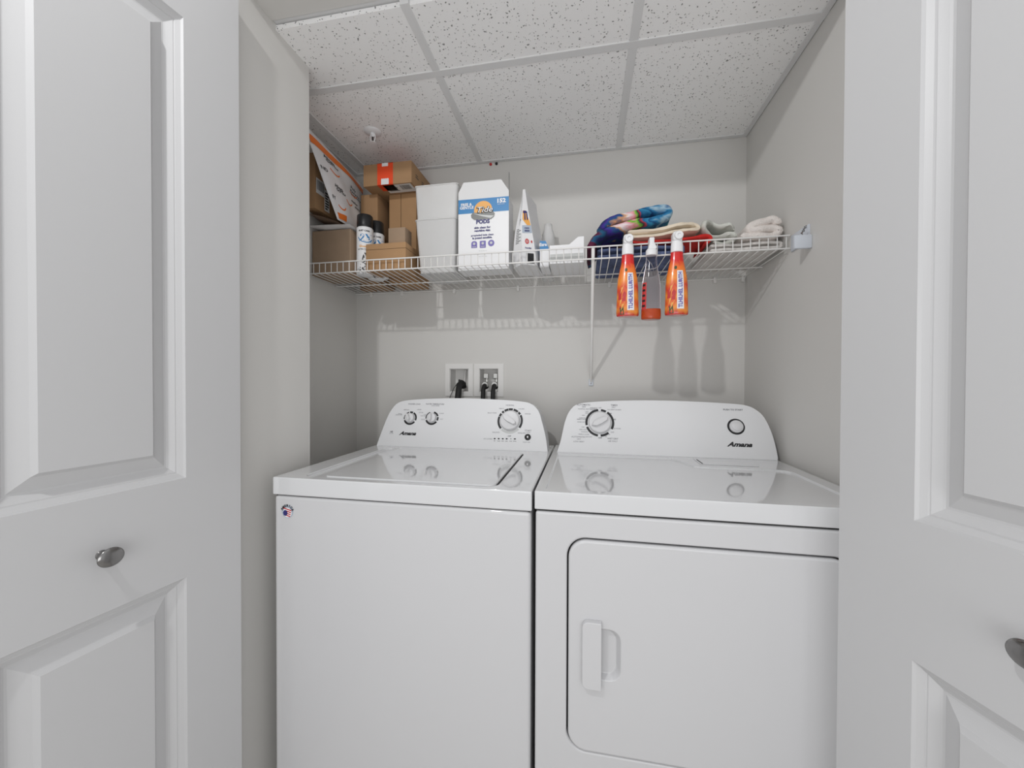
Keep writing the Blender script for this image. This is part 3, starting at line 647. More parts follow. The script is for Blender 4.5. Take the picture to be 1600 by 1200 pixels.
bm = bmesh.new(); bl = (-0.8270, 1.516, ST)
lathe(bm, [(0.010, 0), (0.0115, 0.002), (0.0115, 0.105), (0.008, 0.118), (0.007, 0.124)], bl, n=20)
sbt = thing('small_bottle', 'small white bottle behind low brown box, only its round cap showing', 'bottle', bl)
link('bottle_body', bm, M['whitep'], sbt, smooth=50)
link('cap', lathe(bmesh.new(), [(0.0085, 0.122), (0.0145, 0.124), (0.0160, 0.134), (0.0130, 0.143), (0.007, 0.147), (0.002, 0.148)], bl, n=24), M['whitep'], sbt, smooth=50)

# --- frosted bins
def bin_(label, x0, x1, xb0, xb1, y0, y1, z0, z1, lip=True):
    t = thing('storage_bin', label, 'bin', ((x0 + x1) / 2, (y0 + y1) / 2, z0), 'frosted plastic bins stacked beside the detergent box')
    bm = bmesh.new(); T = 0.0022; cx, cy = (x0 + x1) / 2, (y0 + y1) / 2
    def loop(xa, xb, ya, yb, z, r): return [bm.verts.new((px, py, z)) for px, py in rrect(xa, xb, ya, yb, r, 4)]
    k = (xb0 - x0)
    L = [loop(xb0, xb1, y0 + k, y1 - k, z0, .012), loop(x0, x1, y0, y1, z1, .012), loop(x0 + T, x1 - T, y0 + T, y1 - T, z1, .011), loop(xb0 + T, xb1 - T, y0 + k + T, y1 - k - T, z0 + T, .011)]
    for q in range(3):
        n = len(L[q])
        for i in range(n): bm.faces.new((L[q][i], L[q][(i + 1) % n], L[q + 1][(i + 1) % n], L[q + 1][i]))
    bm.faces.new(L[0][::-1]); bm.faces.new(L[3])
    link('bin_body', bm, M['frost'], t, smooth=40)
    bm = bmesh.new(); pts = [(px, py, z1) for px, py in rrect(x0 - .001, x1 + .001, y0 - .001, y1 + .001, .012, 4)]; tube(bm, pts + pts[:1], 0.0024, 6)
    link('rim', bm, M['frost'], t, smooth=60)
bin_('lower frosted plastic bin standing on the shelf wires', -0.664, -0.497, -0.650, -0.505, 1.447, 1.655, ST, 1.812)
bin_('upper frosted plastic bin stacked on the lower one', -0.666, -0.490, -0.660, -0.497, 1.447, 1.655, 1.8155, 1.944)

# --- detergent pods box
px0, px1, py0, py1, pz1 = -0.4855, -0.2870, 1.448, 1.535, 1.877
pod = thing('detergent_box', 'white and blue laundry pods box with raised top flap, number 152', 'detergent box', (-0.386, 1.52, ST))
bm = bmesh.new()
for (a, b, c, d) in ((px0, px1, py0, py0 + .001), (px0, px1, py1 - .001, py1), (px0, px0 + .001, py0 + .001, py1 - .001), (px1 - .001, px1, py0 + .001, py1 - .001)): box(bm, a, b, c, d, ST, pz1)
box(bm, px0 + .001, px1 - .001, py0 + .001, py1 - .001, ST, ST + .001)
link('box_body', bm, M['whitep'], pod)
bm = bmesh.new(); prism(bm, [(px0, pz1), (px1, pz1), (px1, pz1 + .022), (px1 - .030, pz1 + .066), (px0 + .020, pz1 + .066), (px0, pz1 + .028)], lambda p: Vector((p[0], py0, p[1])), lambda p: Vector((p[0], py0 + .001, p[1])))
link('front_flap', bm, M['silver'], pod); bpy.data.objects['front_flap'].data.materials[0] = M['paper']
link('side_flap', nbox(px1 - .0012, px1, py0 + .002, py0 + .012, pz1, pz1 + 0.092), M['greyp'], pod)
link('side_flap', nbox(px0 + .010, px0 + .024, py1 - .014, py1 - .0128, pz1, pz1 + 0.092), M['greyp'], pod)
pf = lambda d: (lambda u, v: Vector((u, py0 - d, v)))
bm = bmesh.new(); stamp(bm, grid2d(px0, px1, 1.8230, pz1, 1, 1), pf(.0004)); link('blue_band', bm, M['blue'], pod)
bm = bmesh.new(); stamp(bm, disc2d(0.036, 24, 1.0, 0.98), pf(.0006), (-0.387, 1.832)); lo = link('logo_disc', bm, M['amber'], pod)
bm = bmesh.new(); stamp(bm, poly2d([(-0.047, 0.002), (-0.040, 0.011), (0, 0.0075), (0.040, 0.011), (0.047, 0.002), (0.044, -0.010), (0.032, -0.019), (0.010, -0.017), (-0.010, -0.020), (-0.034, -0.017), (-0.045, -0.009)]), pf(.0008), (-0.388, 1.814)); link('cloud_print', bm, M['greyp'], pod)
bm = bmesh.new(); stamp(bm, poly2d([(-0.040, 0.008), (0.0, 0.0), (0.044, -0.006), (0.030, -0.014), (0.0, -0.006)]), pf(.0009), (-0.388, 1.814)); link('cloud_highlight', bm, M['silver'], pod)
bm = bmesh.new(); stamp(bm, text2d('Tide', 0.030, bold=.0022, shear=.25, sx=1.2), pf(.0011), (-0.384, 1.832)); link('logo_shadow', bm, M['ink'], pod)
bm = bmesh.new(); stamp(bm, text2d('Tide', 0.030, bold=.0002, shear=.25, sx=1.2), pf(.0014), (-0.383, 1.833))
stamp(bm, text2d('152', 0.021, bold=.0010, sx=1.15), pf(.0011), (-0.317, 1.862)); stamp(bm, text2d('FREE &', 0.0145, bold=.0005), pf(.0011), (-0.454, 1.857)); stamp(bm, text2d('GENTLE', 0.0145, bold=.0005, sx=1.05), pf(.0011), (-0.452, 1.845)); stamp(bm, text2d('laundry pacs', 0.0055), pf(.0011), (-0.317, 1.850))
link('white_lettering', bm, M['whitep'], pod)
bm = bmesh.new(); stamp(bm, text2d('PODS', 0.021, bold=.0012), pf(.0011), (-0.388, 1.788))
for s_, v_, h_, b_ in (('skin clean for', 1.7660, .0105, .0005), ('sensitive skin', 1.7545, .0105, .0006), ('propiedad bata clean', 1.7375, .0095, .0003), ('la posed sensible.', 1.7270, .0100, .0005)): stamp(bm, text2d(s_, h_, bold=b_, sx=1.12), pf(.0011), (-0.390, v_))
link('navy_lettering', bm, M['navy'], pod)
bm = bmesh.new(); stamp(bm, poly2d(rrect(-0.0115, 0.0115, -0.013, 0.013, 0.006, 4, rs=(.009, .009, .002, .002))), pf(.0006), (-0.422, 1.703)); stamp(bm, poly2d(rrect(-0.012, 0.012, -0.0135, 0.0135, 0.002, 2)), pf(.0006), (-0.388, 1.702)); stamp(bm, disc2d(0.0125, 20), pf(.0006), (-0.355, 1.705))
link('badges', bm, M['purple'], pod)
bm = bmesh.new()
for x in (-0.422, -0.388, -0.355): stamp(bm, disc2d(0.005, 12), pf(.0011), (x, 1.706))
stamp(bm, grid2d(-.430, -.414, 1.693, 1.695, 1, 1), pf(.0011)); stamp(bm, grid2d(-.396, -.380, 1.693, 1.695, 1, 1), pf(.0011)); link('badge_marks', bm, M['silver'], pod)
bm = bmesh.new()
for k in range(3): stamp(bm, text2d(('42 oz net wt', 'keep out of reach of children', 'see warnings')[k], .0062), pf(.0008), (-0.388, 1.678 - k * .0105))
link('fine_print', bm, M['silver'], pod)

# --- detergent pouch (standing bag)
pouch = thing('detergent_pouch', 'white stand-up detergent pouch with pointed top, beside the pods box', 'pouch', (-0.225, 1.47, ST))
bm = bmesh.new()
top = [(-0.2330, 1.442, 1.894), (-0.2250, 1.445, 1.896), (-0.197, 1.560, 1.885), (-0.205, 1.562, 1.885)]
base = [(-0.2270, 1.405, ST), (-0.1790, 1.432, ST), (-0.168, 1.585, ST), (-0.265, 1.560, ST), (-0.2680, 1.450, ST)]
def lerp(a, b, t): return Vector(a) * (1 - t) + Vector(b) * t
tp5 = [top[0], top[1], top[2], top[3], top[0]]
NV = 12; rings = []
for j in range(NV + 1):
    t = j / NV; ring = []
    for k in range(5):
        p = lerp(base[k], tp5[k], t); c = lerp(Vector(base[0]) * .2 + Vector(base[2]) * .4 + Vector(base[3]) * .4, (-0.215, 1.50, 1.89), t)
        bul = 1 + 0.20 * math.sin(PI * min(1, t * 1.15)) * (1 if k != 0 else 0.5); q = c + (p - c) * bul; q.z = p.z
        ring.append(q)
    rings.append(ring)
Spo = {}
vsr = [[bm.verts.new(q) for q in r_] for r_ in rings]
for j in range(NV):
    for k in range(5): bm.faces.new((vsr[j][k], vsr[j][(k + 1) % 5], vsr[j + 1][(k + 1) % 5], vsr[j + 1][k]))
bm.faces.new(vsr[0]); bm.faces.new(vsr[-1])
bmesh.ops.subdivide_edges(bm, edges=bm.edges[:], cuts=1, use_grid_fill=True)
link('pouch_body', bm, M['poly'], pouch, smooth=50)
def pface(k0, k1):
    def fn(u, v, off=0.0012):
        j = v * NV; i = min(NV - 1, int(j)); f = j - i
        a = rings[i][k0] * (1 - f) + rings[i + 1][k0] * f; b = rings[i][k1] * (1 - f) + rings[i + 1][k1] * f
        n = (b - a).cross(rings[i + 1][k0] - rings[i][k0]).normalized()
        if n.y > 0: n = -n
        return a * (1 - u) + b * u + n * off
    return fn
fr = pface(0, 1); fl = pface(4, 0)
bm = bmesh.new(); stamp(bm, grid2d(.03, .97, .40, .50, 5, 4), fr); link('blue_panel', bm, M['palegrey'], pouch)
bm = bmesh.new(); stamp(bm, poly2d([(-.36, .08), (-.05, .09), (.50, -.06), (.54, -.12), (.15, -.12), (-.36, -.04)]), fr, (.42, .62)); link('logo_amber', bm, M['amber'], pouch)
fr2 = lambda u, v: fr(u, v, .002)
bm = bmesh.new(); stamp(bm, text2d('Ti', 0.16, bold=.009, sx=4.6), fr2, (.45, .63)); stamp(bm, text2d('CLEAN', 0.026, bold=.001, sx=6.0), fr2, (.50, .46)); stamp(bm, text2d('BREEZE', 0.026, bold=.001, sx=5.5), fr2, (.50, .425)); stamp(bm, text2d('Powder', 0.026, bold=.001, sx=6.0), fr2, (.48, .205)); link('navy_lettering', bm, M['navy'], pouch)
bm = bmesh.new(); stamp(bm, [(x * 4.2, y) for x, y in arc2d(0.020, 0.033, 0, 360, 20)[0]] and ([(x * 5.0, y) for x, y in arc2d(0.018, 0.033, 0, 360, 20)[0]], arc2d(.018, .033, 0, 360, 20)[1]), fr2, (.42, .29)); stamp(bm, ([(x * 4.0, y) for x, y in disc2d(.010)[0]], disc2d(.010)[1]), fr2, (.42, .29)); stamp(bm, ([(x * 4.0, y) for x, y in disc2d(.016)[0]], disc2d(.016)[1]), fr2, (.80, .285)); link('red_symbol', bm, M['red'], pouch)
bm = bmesh.new(); stamp(bm, text2d('CD', 0.09, bold=.004, sx=4.0), fl, (.72, .74), R(70)); stamp(bm, text2d('L4', 0.035, bold=.002, sx=4.0), fl, (.72, .58))
for k in range(9): stamp(bm, grid2d(.25, .62 + .25 * (k % 2) , .28 + k * .022, .288 + k * .022, 2, 1), lambda u, v: fl(u, v, .0012))
link('printed_text', bm, M['greyp'], pouch)
bm = bmesh.new(); stamp(bm, grid2d(.30, .85, .02, .14, 2, 2), fr2); link('dark_panel', bm, M['ink'], pouch)

# --- frosted jug behind the pouch, small blue box, open white carton
bm = bmesh.new(); lathe(bm, [(0.026, 0), (0.028, 0.003), (0.029, 0.15), (0.026, 0.19), (0.018, 0.215), (0.016, 0.235), (0.003, 0.236)], (-0.158, 1.655, ST), n=24)
tag(link('frosted_jar', bm, M['frost'], smooth=40), 'blurry frosted plastic jar at the back, just right of the pouch', 'jar')
bb = thing('small_carton', 'small white carton with blue top panel, between pouch and open carton', 'box', (-0.150, 1.51, ST))
bm = bmesh.new(); box(bm, -0.1700, -0.1360, 1.455, 1.560, ST, 1.672, 0.001); link('carton_body', bm, M['whitep'], bb)
bm = bmesh.new(); prism(bm, [(-0.1700, 1.6725), (-0.1360, 1.6725), (-0.1480, 1.702), (-0.1700, 1.704)], lambda p: Vector((p[0], 1.455, p[1])), lambda p: Vector((p[0], 1.53, p[1]))); bt = link('blue_top', bm, M['blue'], bb)
bm = bmesh.new(); stamp(bm, text2d('Ezra', .016, bold=.0006), lambda u, v: Vector((u, 1.4544, v)), (-0.158, 1.689)); link('white_lettering', bm, M['whitep'], bt)
oc = thing('open_carton', 'low open white carton with raised end flap, left of the shelf brace', 'box', (-0.07, 1.50, ST))
ox, oy, oz = (-0.1300, -0.0080), (1.420, 1.600), 1.672
bm = bmesh.new()
for (a, b, c, d) in ((ox[0], ox[1], oy[0], oy[0] + .0015), (ox[0], ox[1], oy[1] - .0015, oy[1]), (ox[0], ox[0] + .0015, oy[0] + .0015, oy[1] - .0015), (ox[1] - .0015, ox[1], oy[0] + .0015, oy[1] - .0015)): box(bm, a, b, c, d, ST, oz)
box(bm, ox[0] + .0015, ox[1] - .0015, oy[0] + .0015, oy[1] - .0015, ST, ST + .0015); link('carton_body', bm, M['whitep'], oc)
bm = bmesh.new(); prism(bm, [(-0.060, oz), (-0.0080, oz), (-0.0080, oz + .026), (-0.028, oz + .026)], lambda p: Vector((p[0], oy[0], p[1])), lambda p: Vector((p[0], oy[0] + .0015, p[1]))); link('end_flap', bm, M['whitep'], oc)
link('back_flap', nbox(-0.13, -0.05, oy[1] - .0015, oy[1], oz, oz + .022), M['paper'], oc)
bm = bmesh.new(); box(bm, ox[0] + .002, ox[1] - .002, oy[0] - .0005, oy[0] + .0005, ST + .012, ST + .034); link('grey_band', bm, M['silver'], oc)

# ------------------------------------------------------------------ towels
def cloth_strip(spine, th, y0, y1, ny=16, wob=0.004, seed=0, sub=6, fy=None):
    """folded cloth: spine in (x,z) thickened by th, run along y with wavy edges"""
    sp = smooth_pts([(x, z, 0) for x, z in spine], sub); n = len(sp); bm = bmesh.new(); rows = []
    for j in range(ny + 1):
        y = y0 + (y1 - y0) * j / ny; e = min(j, ny - j); pinch = 1 if e > 1 else (0.55 if e == 0 else 0.93)
        up, lo = [], []
        for i, p in enumerate(sp):
            t = (sp[min(i + 1, n - 1)] - sp[max(i - 1, 0)]).normalized(); nn = Vector((-t.y, t.x, 0))
            q = noise.noise(Vector((p.x * 16 + seed, y * 14, p.y * 16))) * wob; q2 = noise.noise(Vector((p.x * 55 + seed, y * 40, p.y * 55 + 9))) * wob * .35
            c = p + nn * q; h = th / 2 * pinch + q2
            yy = y + noise.noise(Vector((p.x * 20, seed * 3.3 + 5, p.y * 20))) * 0.010
            if fy: yy += fy(i / n) * (1 - j / ny)
            up.append(Vector((c.x + nn.x * h, yy, c.y + nn.y * h))); lo.append(Vector((c.x - nn.x * h, yy, c.y - nn.y * h)))
        t0 = (sp[0] - sp[1]).normalized(); t1 = (sp[-1] - sp[-2]).normalized()
        ring = [(up[0] + lo[0]) / 2 + Vector((t0.x, 0, t0.y)) * th * .45] + up + [(up[-1] + lo[-1]) / 2 + Vector((t1.x, 0, t1.y)) * th * .45] + lo[::-1]
        rows.append([bm.verts.new(v) for v in ring])
    m = len(rows[0])
    for j in range(ny):
        for k in range(m): bm.faces.new((rows[j][k], rows[j][(k + 1) % m], rows[j + 1][(k + 1) % m], rows[j + 1][k]))
    for row in (rows[0], rows[-1]):
        up = row[1:(m // 2)]; k = len(up)
        bm.faces.new((row[0], row[1], row[-1]))
        for i in range(1, m // 2 - 1): bm.faces.new((row[i], row[i + 1], row[m - i - 1], row[m - i]))
        bm.faces.new((row[m // 2 - 1], row[m // 2], row[m // 2 + 1]))
    return bm
def serp(p0, p1, layers, gap, bend=0.0):
    """serpentine spine between two (x,z) ends"""
    out = []
    d = Vector((p1[0] - p0[0], p1[1] - p0[1])); L = d.length; d /= L; nn = Vector((-d.y, d.x))
    for l in range(layers):
        pts = [(s, bend * math.sin(PI * s)) for s in (0.04, 0.3, 0.6, 0.96)]
        if l % 2: pts = pts[::-1]
        for s, b in pts:
            q = Vector(p0) + d * L * s + nn * (l * gap + b); out.append((q.x, q.y))
        if l < layers - 1:
            s = 1.0 if l % 2 == 0 else 0.0
            q = Vector(p0) + d * L * s + nn * (l * gap + gap / 2); out.append((q.x, q.y))
    return out
def cloth(name, label, m, spine, th, y0, y1, cat='towel', **k):
    return tag(link(name, cloth_strip(spine, th, y0, y1, **k), m, smooth=75), label, cat, 'towels and cloths folded on the right half of the shelf')
beach = ramp_mat('beach_towel_print', 0, 3.4, 0.46, [(0.0, (.10, .01, .04)), (0.06, (.01, .10, .20)), (0.16, (.015, .02, .10)), (0.24, (.05, .02, .26)), (0.30, (.01, .09, .22)), (0.35, (.75, .40, .22)), (0.39, (.82, .75, .76)), (0.45, (.80, .30, .36)), (0.49, (.20, .50, .04)), (0.53, (.02, .02, .04)), (0.57, (.45, .04, .06)), (0.60, (.01, .11, .26)), (0.68, (.03, .25, .45)), (0.72, (.01, .06, .18)), (0.80, (.02, .20, .40)), (0.86, (.35, .50, .60)), (0.90, (.01, .10, .28)), (1.0, (.02, .22, .30))], 16, 0.75, 0.9, stretch=(.6, .5, 1.5), bump=(500, .5))
cloth('folded_towel', 'dark slate blue folded towel lying on the wires under the colourful beach towel', M['slate'], serp((0.035, ST + .0125), (0.320, ST + .0125), 2, 0.019), 0.0165, 1.400, 1.690, wob=.003, seed=3)
cloth('beach_towel', 'multicoloured blue, green and pink beach towel folded in a leaning roll', beach,
      [(0.014, 1.660), (0.030, 1.684), (0.060, 1.706), (0.110, 1.722), (0.180, 1.737), (0.235, 1.745), (0.272, 1.754), (0.284, 1.772), (0.262, 1.786), (0.205, 1.776), (0.150, 1.764), (0.105, 1.754), (0.070, 1.736), (0.050, 1.712)], 0.0290, 1.418, 1.660, wob=.005, seed=8, fy=lambda t: -.012 * math.sin(t * 9))
cloth('red_cloth', 'bright red cloth folded at the shelf front under the beige towel', M['redcloth'], [(0.160, 1.660), (0.21, 1.657), (0.28, 1.658), (0.345, 1.663), (0.395, 1.667), (0.408, 1.657), (0.397, 1.645)], 0.0130, 1.398, 1.560, wob=.004, seed=5, cat='cloth')
cloth('folded_towel', 'beige folded towel lying on the red cloth', M['cream'], [(0.150, 1.687), (0.20, 1.684), (0.26, 1.686), (0.330, 1.692), (0.366, 1.696), (0.374, 1.706), (0.355, 1.716), (0.31, 1.711), (0.24, 1.702), (0.150, 1.704)], 0.0160, 1.410, 1.640, wob=.005, seed=11, fy=lambda t: .008 * math.sin(t * 14))
cloth('folded_towel', 'oatmeal towel spread flat on the wires at the right, bottom of the pile', M['oat'], serp((0.402, ST + .0115), (0.618, ST + .0115), 2, 0.0155), 0.0140, 1.400, 1.660, wob=.002, seed=17)
cloth('rumpled_towel', 'rumpled grey green towel between the beige towel and the pale pink towel', M['greencloth'], [(0.430, 1.653), (0.468, 1.652), (0.490, 1.660), (0.478, 1.674), (0.446, 1.676), (0.420, 1.686), (0.398, 1.702), (0.402, 1.720), (0.424, 1.726), (0.446, 1.712), (0.470, 1.706), (0.484, 1.692)], 0.0150, 1.425, 1.600, wob=.010, seed=23, fy=lambda t: .014 * math.sin(t * 19))
cloth('folded_towel', 'fluffy pale pink white towel folded thick at the right end of the shelf', M['pink'], [(0.510, 1.660), (0.56, 1.658), (0.602, 1.660), (0.618, 1.674), (0.600, 1.684), (0.56, 1.682), (0.534, 1.686), (0.546, 1.698), (0.575, 1.709), (0.598, 1.716), (0.614, 1.704)], 0.0265, 1.405, 1.560, wob=.005, seed=31)

# ------------------------------------------------------------------ spray bottles hanging on the front rail
sleeve = ramp_mat('orange_sleeve', 2, 5.0, 0.0, [(0.0, (.55, .02, .02)), (0.12, (.85, .30, .04)), (0.2, (.75, .10, .02)), (0.33, (.88, .30, .03)), (0.45, (.70, .05, .02)), (0.6, (.90, .28, .03)), (0.80, (.88, .17, .02)), (0.9, (.70, .015, .01)), (1.0, (.66, .01, .01))], 34, 0.28, 0.25, stretch=(1.6, 1.6, .9), coat=.5)
BY, BZ = 1.352, 1.397
def bottle_prof(full=True):
    return [(0.0335, 0.0), (0.0360, 0.003), (0.0365, 0.010), (0.0350, 0.055), (0.0340, 0.100), (0.0315, 0.125), (0.0265, 0.150), (0.0210, 0.175), (0.0190, 0.200), (0.0188, 0.205)]
def spray_bottle(x, label, head_turned=False, clear=False):
    z = BZ - (0.012 if clear else 0)
    t = thing('spray_bottle', label, 'spray bottle', (x, BY, z), 'spray bottles hanging from the shelf front')
    k = 0.86 if clear else 1.0; prof = [(r * k, h * (1.03 if clear else 1)) for r, h in bottle_prof()]
    if not clear:
        bm = bmesh.new(); lathe(bm, prof, (x, BY, z), n=36, sy=0.60); body = link('bottle_body', bm, sleeve, t, smooth=50)
    else:
        bm = bmesh.new(); lathe(bm, prof, (x, BY, z), n=36, sy=0.66); body = link('bottle_body', bm, M['clear'], t, smooth=50)
        bm = bmesh.new(); lathe(bm, [(r * .95, h) for r, h in [(0.028, .0015), (0.0308, .004), (0.0312, 0.010), (0.0308, 0.034), (.001, .0342)]], (x, BY, z), n=36, sy=0.66); link('liquid', bm, M['liquid'], t, smooth=50)
    def surf(u, v, off=0.0005):   # u = angle, v = height
        for (r0, h0), (r1, h1) in zip(prof, prof[1:]):
            if h0 <= v <= h1: r = r0 + (r1 - r0) * (v - h0) / (h1 - h0); break
        else: r = prof[-1][0]
        sy = .66 if clear else .60
        return Vector((x + (r + off) * math.sin(u), BY - (r * sy + off) * math.cos(u), z + v))
    def strip(u0, u1, v0, v1, nu=4, nv=14): return grid2d(u0, u1, v0, v1, nu, nv)
    if not clear:
        bm = bmesh.new(); stamp(bm, strip(-.08, .55, .018, .142), surf); lb = link('label_band', bm, M['whitep'], t)
        sf2 = lambda u, v: surf(u, v, .0011)
        bm = bmesh.new(); vs_, fs_ = text2d('TLHILHEL LURITH', 0.0145, bold=.0006, sx=1.0); stamp(bm, ([(-yy * 34, xx) for xx, yy in vs_], fs_), sf2, (.24, .080)); link('vertical_lettering', bm, M['purple'], lb)
        bm = bmesh.new(); stamp(bm, ([(a * 22, b) for a, b in disc2d(0.0075, 14, 1, .8)[0]], disc2d(.0075, 14)[1]), surf, (-.25, .152)); stamp(bm, poly2d([(-.5, .0), (-.1, .0), (-.2, .03), (-.55, .022)]), surf, (-.25, .004)); link('leaf_print', bm, mat('leaf_green', (.06, .08, .03), .4), t)
        bm = bmesh.new()
        for (u_, v_, a) in ((-.55, .085, .4), (-.65, .045, .5), (-.45, .030, .3)): stamp(bm, poly2d([(-.22, -.012), (-.05, -.002), (.24, .022), (.05, .010), (-.12, .008)]), surf, (u_, v_))
        link('splash_print', bm, M['amber'], t)
        bm = bmesh.new()
        for (u_, v_) in ((-.80, .065), (-.75, .012), (-.35, .06)): stamp(bm, poly2d([(-.25, -.012), (.12, -.012), (.18, .014), (0, .022), (-.2, .012)]), surf, (u_, v_))
        link('fruit_print', bm, M['red'], t)
    else:
        bm = bmesh.new(); stamp(bm, strip(-1.35, -.62, .030, .120), surf); lb = link('back_label', bm, M['red'], t)
        bm = bmesh.new()
        for k_ in range(5): stamp(bm, grid2d(-1.2, -.75, .04 + k_ * .017, .047 + k_ * .017, 2, 1), lambda u, v: surf(u, v, .0012))
        link('printed_text', bm, M['ink'], lb)
    # collar and trigger head
    zt = z + prof[-1][1] - 0.001
    bm = bmesh.new()
    if not clear: lathe(bm, [(0.0170, 0), (0.0192, 0.001), (0.0190, 0.020), (0.0178, 0.030), (0.0165, 0.038)], (x, BY, zt), n=24, sy=.85)
    else: lathe(bm, [(0.0165, 0), (0.0178, 0.001), (0.0178, 0.017), (0.0140, 0.021)], (x, BY, zt), n=24, sy=.9)
    link('collar', bm, M['whitep'], t, smooth=45)
    bm = bmesh.new()
    if not clear:
        box(bm, x - 0.0150, x + 0.0150, BY - 0.018, BY + 0.024, zt + 0.034, zt + 0.0660, 0.008, 4)
        lathe(bm, [(0.0135, 0), (0.0140, 0.006), (0.0125, 0.0095), (0.0055, 0.0100), (0.0050, 0.0060), (.001, .006)], (x + .002, BY - 0.014, zt + 0.050), mtx=Matrix.Rotation(R(90), 4, 'X'), n=24)
        hd = link('spray_head', bm, M['whitep'], t, smooth=45)
    else:
        prism(bm, [(x - .0100, zt + .019), (x + .0150, zt + .019), (x + .0155, zt + .027), (x + .0080, zt + .040), (x + .0085, zt + .058), (x - .0085, zt + .058), (x - .0070, zt + .040), (x - .0105, zt + .026)], lambda p: Vector((p[0], BY - .012, p[1])), lambda p: Vector((p[0], BY + .024, p[1])))
        bm = finish(bm, bevel=.0035, seg=3, angle=30)
        hd = link('spray_head', bm, M['whitep'], t, smooth=45)
    # trigger hooked over the top rail
    hz = max(zt + 0.048, SZ + 0.050)
    bm = bmesh.new(); tube(bm, [(x, BY + 0.015, hz), (x, BY + 0.036, hz + .002), (x, BY + 0.044, hz - .004), (x, BY + 0.045, SZ + 0.018)], [0.0055, 0.005, .0045, .0035], 8)
    link('trigger', bm, M['whitep'], t, smooth=50)
    return t
spray_bottle(0.1365, 'leftmost hanging spray bottle, orange sleeve, white nozzle head, nearest the shelf brace')
spray_bottle(0.2115, 'middle hanging spray bottle, clear and nearly empty with orange liquid at the bottom', clear=True)
b3 = spray_bottle(0.2905, 'rightmost hanging spray bottle, orange red sleeve with white nozzle head')

# ------------------------------------------------------------------ laundry valve boxes in the back wall
vb = thing('laundry_outlet_box', 'white recessed laundry outlet box in the back wall behind the washer', 'outlet box', (-0.505, YB, 1.11))
for (a, b), (fa, fb) in zip(holes, ((-0.645, -0.511), (-0.505, -0.366))):
    bm = bmesh.new()
    for q in ((fa, a, 1.108, 1.259), (b, fb, 1.108, 1.259), (a, b, hz1, 1.259), (a, b, 1.108, hz0)): box(bm, q[0], q[1], YB - 0.004, YB, q[2], q[3])
    bmesh.ops.remove_doubles(bm, verts=bm.verts, dist=1e-5)
    link('box_frame', bm, M['wire'], vb)
    bm = bmesh.new()
    for q in ((a, a + .002, YB, YB + .08, hz0, hz1), (b - .002, b, YB, YB + .08, hz0, hz1), (a, b, YB + .078, YB + .08, hz0, hz1), (a, b, YB, YB + .08, hz1 - .002, hz1), (a, b, YB, YB + .08, hz0, hz0 + .002)): box(bm, *q)
    link('recess', bm, M['wire'], vb)
link('drain_pipe', tube(bmesh.new(), [(-0.570, YB + .070, 1.232), (-0.578, YB + .070, 1.132)], 0.006, 10), M['wire'], vb, smooth=50)
for x in (-0.455, -0.409):
    v = link('water_valve', lathe(bmesh.new(), [(0.004, 0), (0.0085, 0.002), (0.0085, 0.010), (0.0055, 0.012), (0.0055, 0.034), (0.009, 0.036), (0.009, 0.050), (0.006, 0.053), (0.006, 0.062)], (x, YB + 0.035, 1.152), n=12), M['chrome'], vb, smooth=30)
    link('valve_handle', nbox(x - .011, x + .011, YB + .012, YB + .024, 1.190, 1.214, 0.003), M['chrome'], v)
dh = bmesh.new(); tube(dh, [(-0.572, YB + .046, 1.148), (-0.572, YB + .038, 1.164), (-0.571, YB + .01, 1.170), (-0.570, YB - .025, 1.158), (-0.570, YB - .045, 1.10), (-0.570, YB - .05, 0.60)], 0.0145, 12)
tag(link('drain_hose', dh, M['rubber'], smooth=50), 'thick black drain hose hooked into the left recess of the outlet box', 'hose')
for x, lb_ in ((-0.455, 'left black water hose on the outlet box right recess'), (-0.409, 'right black water hose on the outlet box right recess')):
    hs = bmesh.new(); tube(hs, [(x, YB + .030, 1.150), (x, YB + .012, 1.160), (x, YB - .012, 1.156), (x, YB - .030, 1.135), (x, YB - .036, 1.08), (x, YB - .038, 0.60)], 0.0105, 12)
    h = tag(link('water_hose', hs, M['rubber'], smooth=50), lb_, 'hose', 'black water hoses behind the washer')
    link('coupling', tube(bmesh.new(), [(x, YB + .014, 1.162), (x, YB - .004, 1.161)], 0.0135, 14), M['chrome'], h, smooth=40)
cb = bmesh.new(); tube(cb, [(-0.585, YB + .03, 1.175), (-0.588, YB + .0, 1.168), (-0.600, YB - .012, 1.145), (-0.618, YB - .014, 1.105), (-0.625, YB - .014, 0.98)], 0.0016, 6)
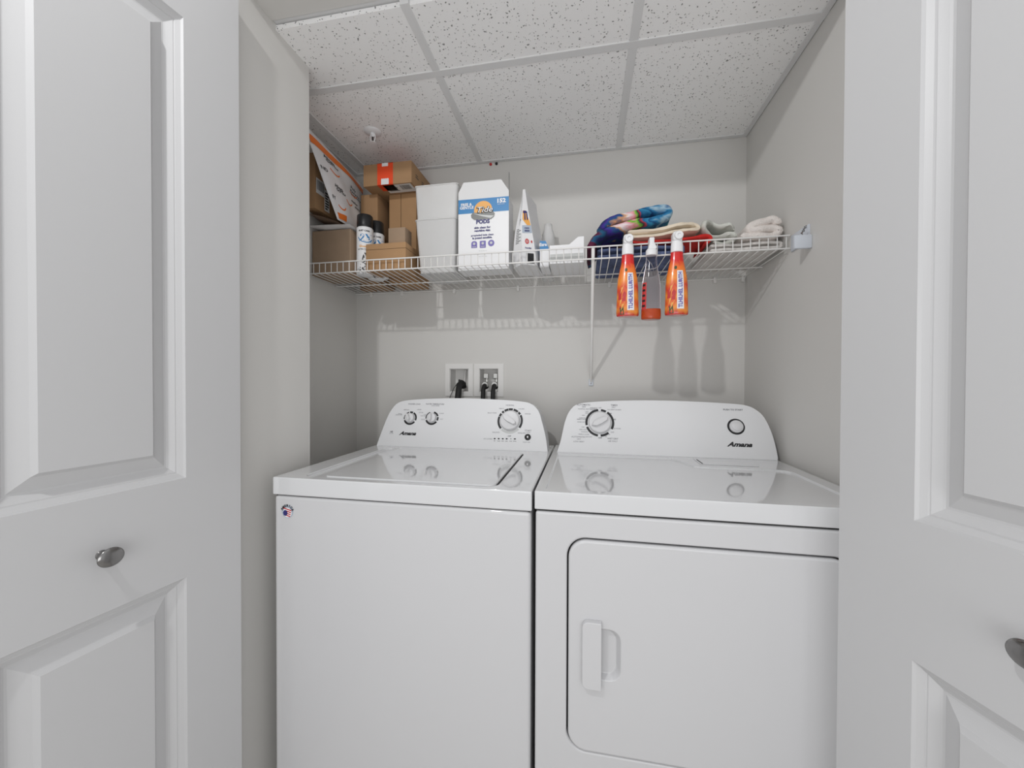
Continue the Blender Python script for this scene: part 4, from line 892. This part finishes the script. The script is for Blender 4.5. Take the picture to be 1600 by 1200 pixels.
cbo = tag(link('thin_cord', cb, M['rubber'], smooth=50), 'thin black cord hanging out of the outlet box left recess', 'cord')
link('cord_end', nbox(-0.590, -0.582, YB + .02, YB + .032, 1.168, 1.186, 0.002), M['rubber'], cbo)

# ------------------------------------------------------------------ sprinkler and two small dots at the ceiling edge
sp = thing('fire_sprinkler', 'small white fire sprinkler head hanging from a ceiling tile at the left', 'sprinkler', (-0.842, 1.44, ZC))
fl_ = Matrix.Rotation(PI, 4, 'X'); zt = ZC + 0.0015
link('escutcheon', lathe(bmesh.new(), [(0.033, 0.0), (0.0335, 0.0015), (0.030, 0.005), (0.018, 0.008), (0.012, 0.0085)], (-0.842, 1.44, zt), mtx=fl_, n=32), M['whitep'], sp, smooth=40)
bm = bmesh.new(); lathe(bm, [(0.009, 0.007), (0.009, 0.016), (0.006, 0.018), (0.006, 0.022)], (-0.842, 1.44, zt), mtx=fl_, n=16)
for s in (-1, 1): tube(bm, [(-0.842 + s * .009, 1.44, zt - .012), (-0.842 + s * .0115, 1.44, zt - .024), (-0.842 + s * .007, 1.44, zt - .038), (-0.842, 1.44, zt - .043)], 0.0022, 6)
link('sprinkler_frame', bm, M['whitep'], sp, smooth=40)
link('deflector', lathe(bmesh.new(), [(0.003, 0.042), (0.0125, 0.0435), (0.0125, 0.045), (0.003, 0.0455)], (-0.842, 1.44, zt), mtx=fl_, n=20), M['whitep'], sp, smooth=40)
link('glass_bulb', tube(bmesh.new(), [(-0.842, 1.44, zt - .022), (-0.842, 1.44, zt - .040)], 0.0028, 8), M['black'], sp)
for x, m_, lb_ in ((-0.4295, 'red', 'tiny dark red pin at the top of the back wall under the ceiling'), (-0.4025, 'ink', 'tiny black pin at the top of the back wall under the ceiling')):
    bm = bmesh.new(); lathe(bm, [(0.0062, 0), (0.0065, 0.003), (0.004, 0.006), (0.001, 0.0065)], (x, YB, ZC - 0.008), mtx=Matrix.Rotation(R(90), 4, 'X'), n=14)
    tag(link('wall_pin', bm, M[m_], origin=(x, YB, ZC - .014), smooth=40), lb_, 'pin')
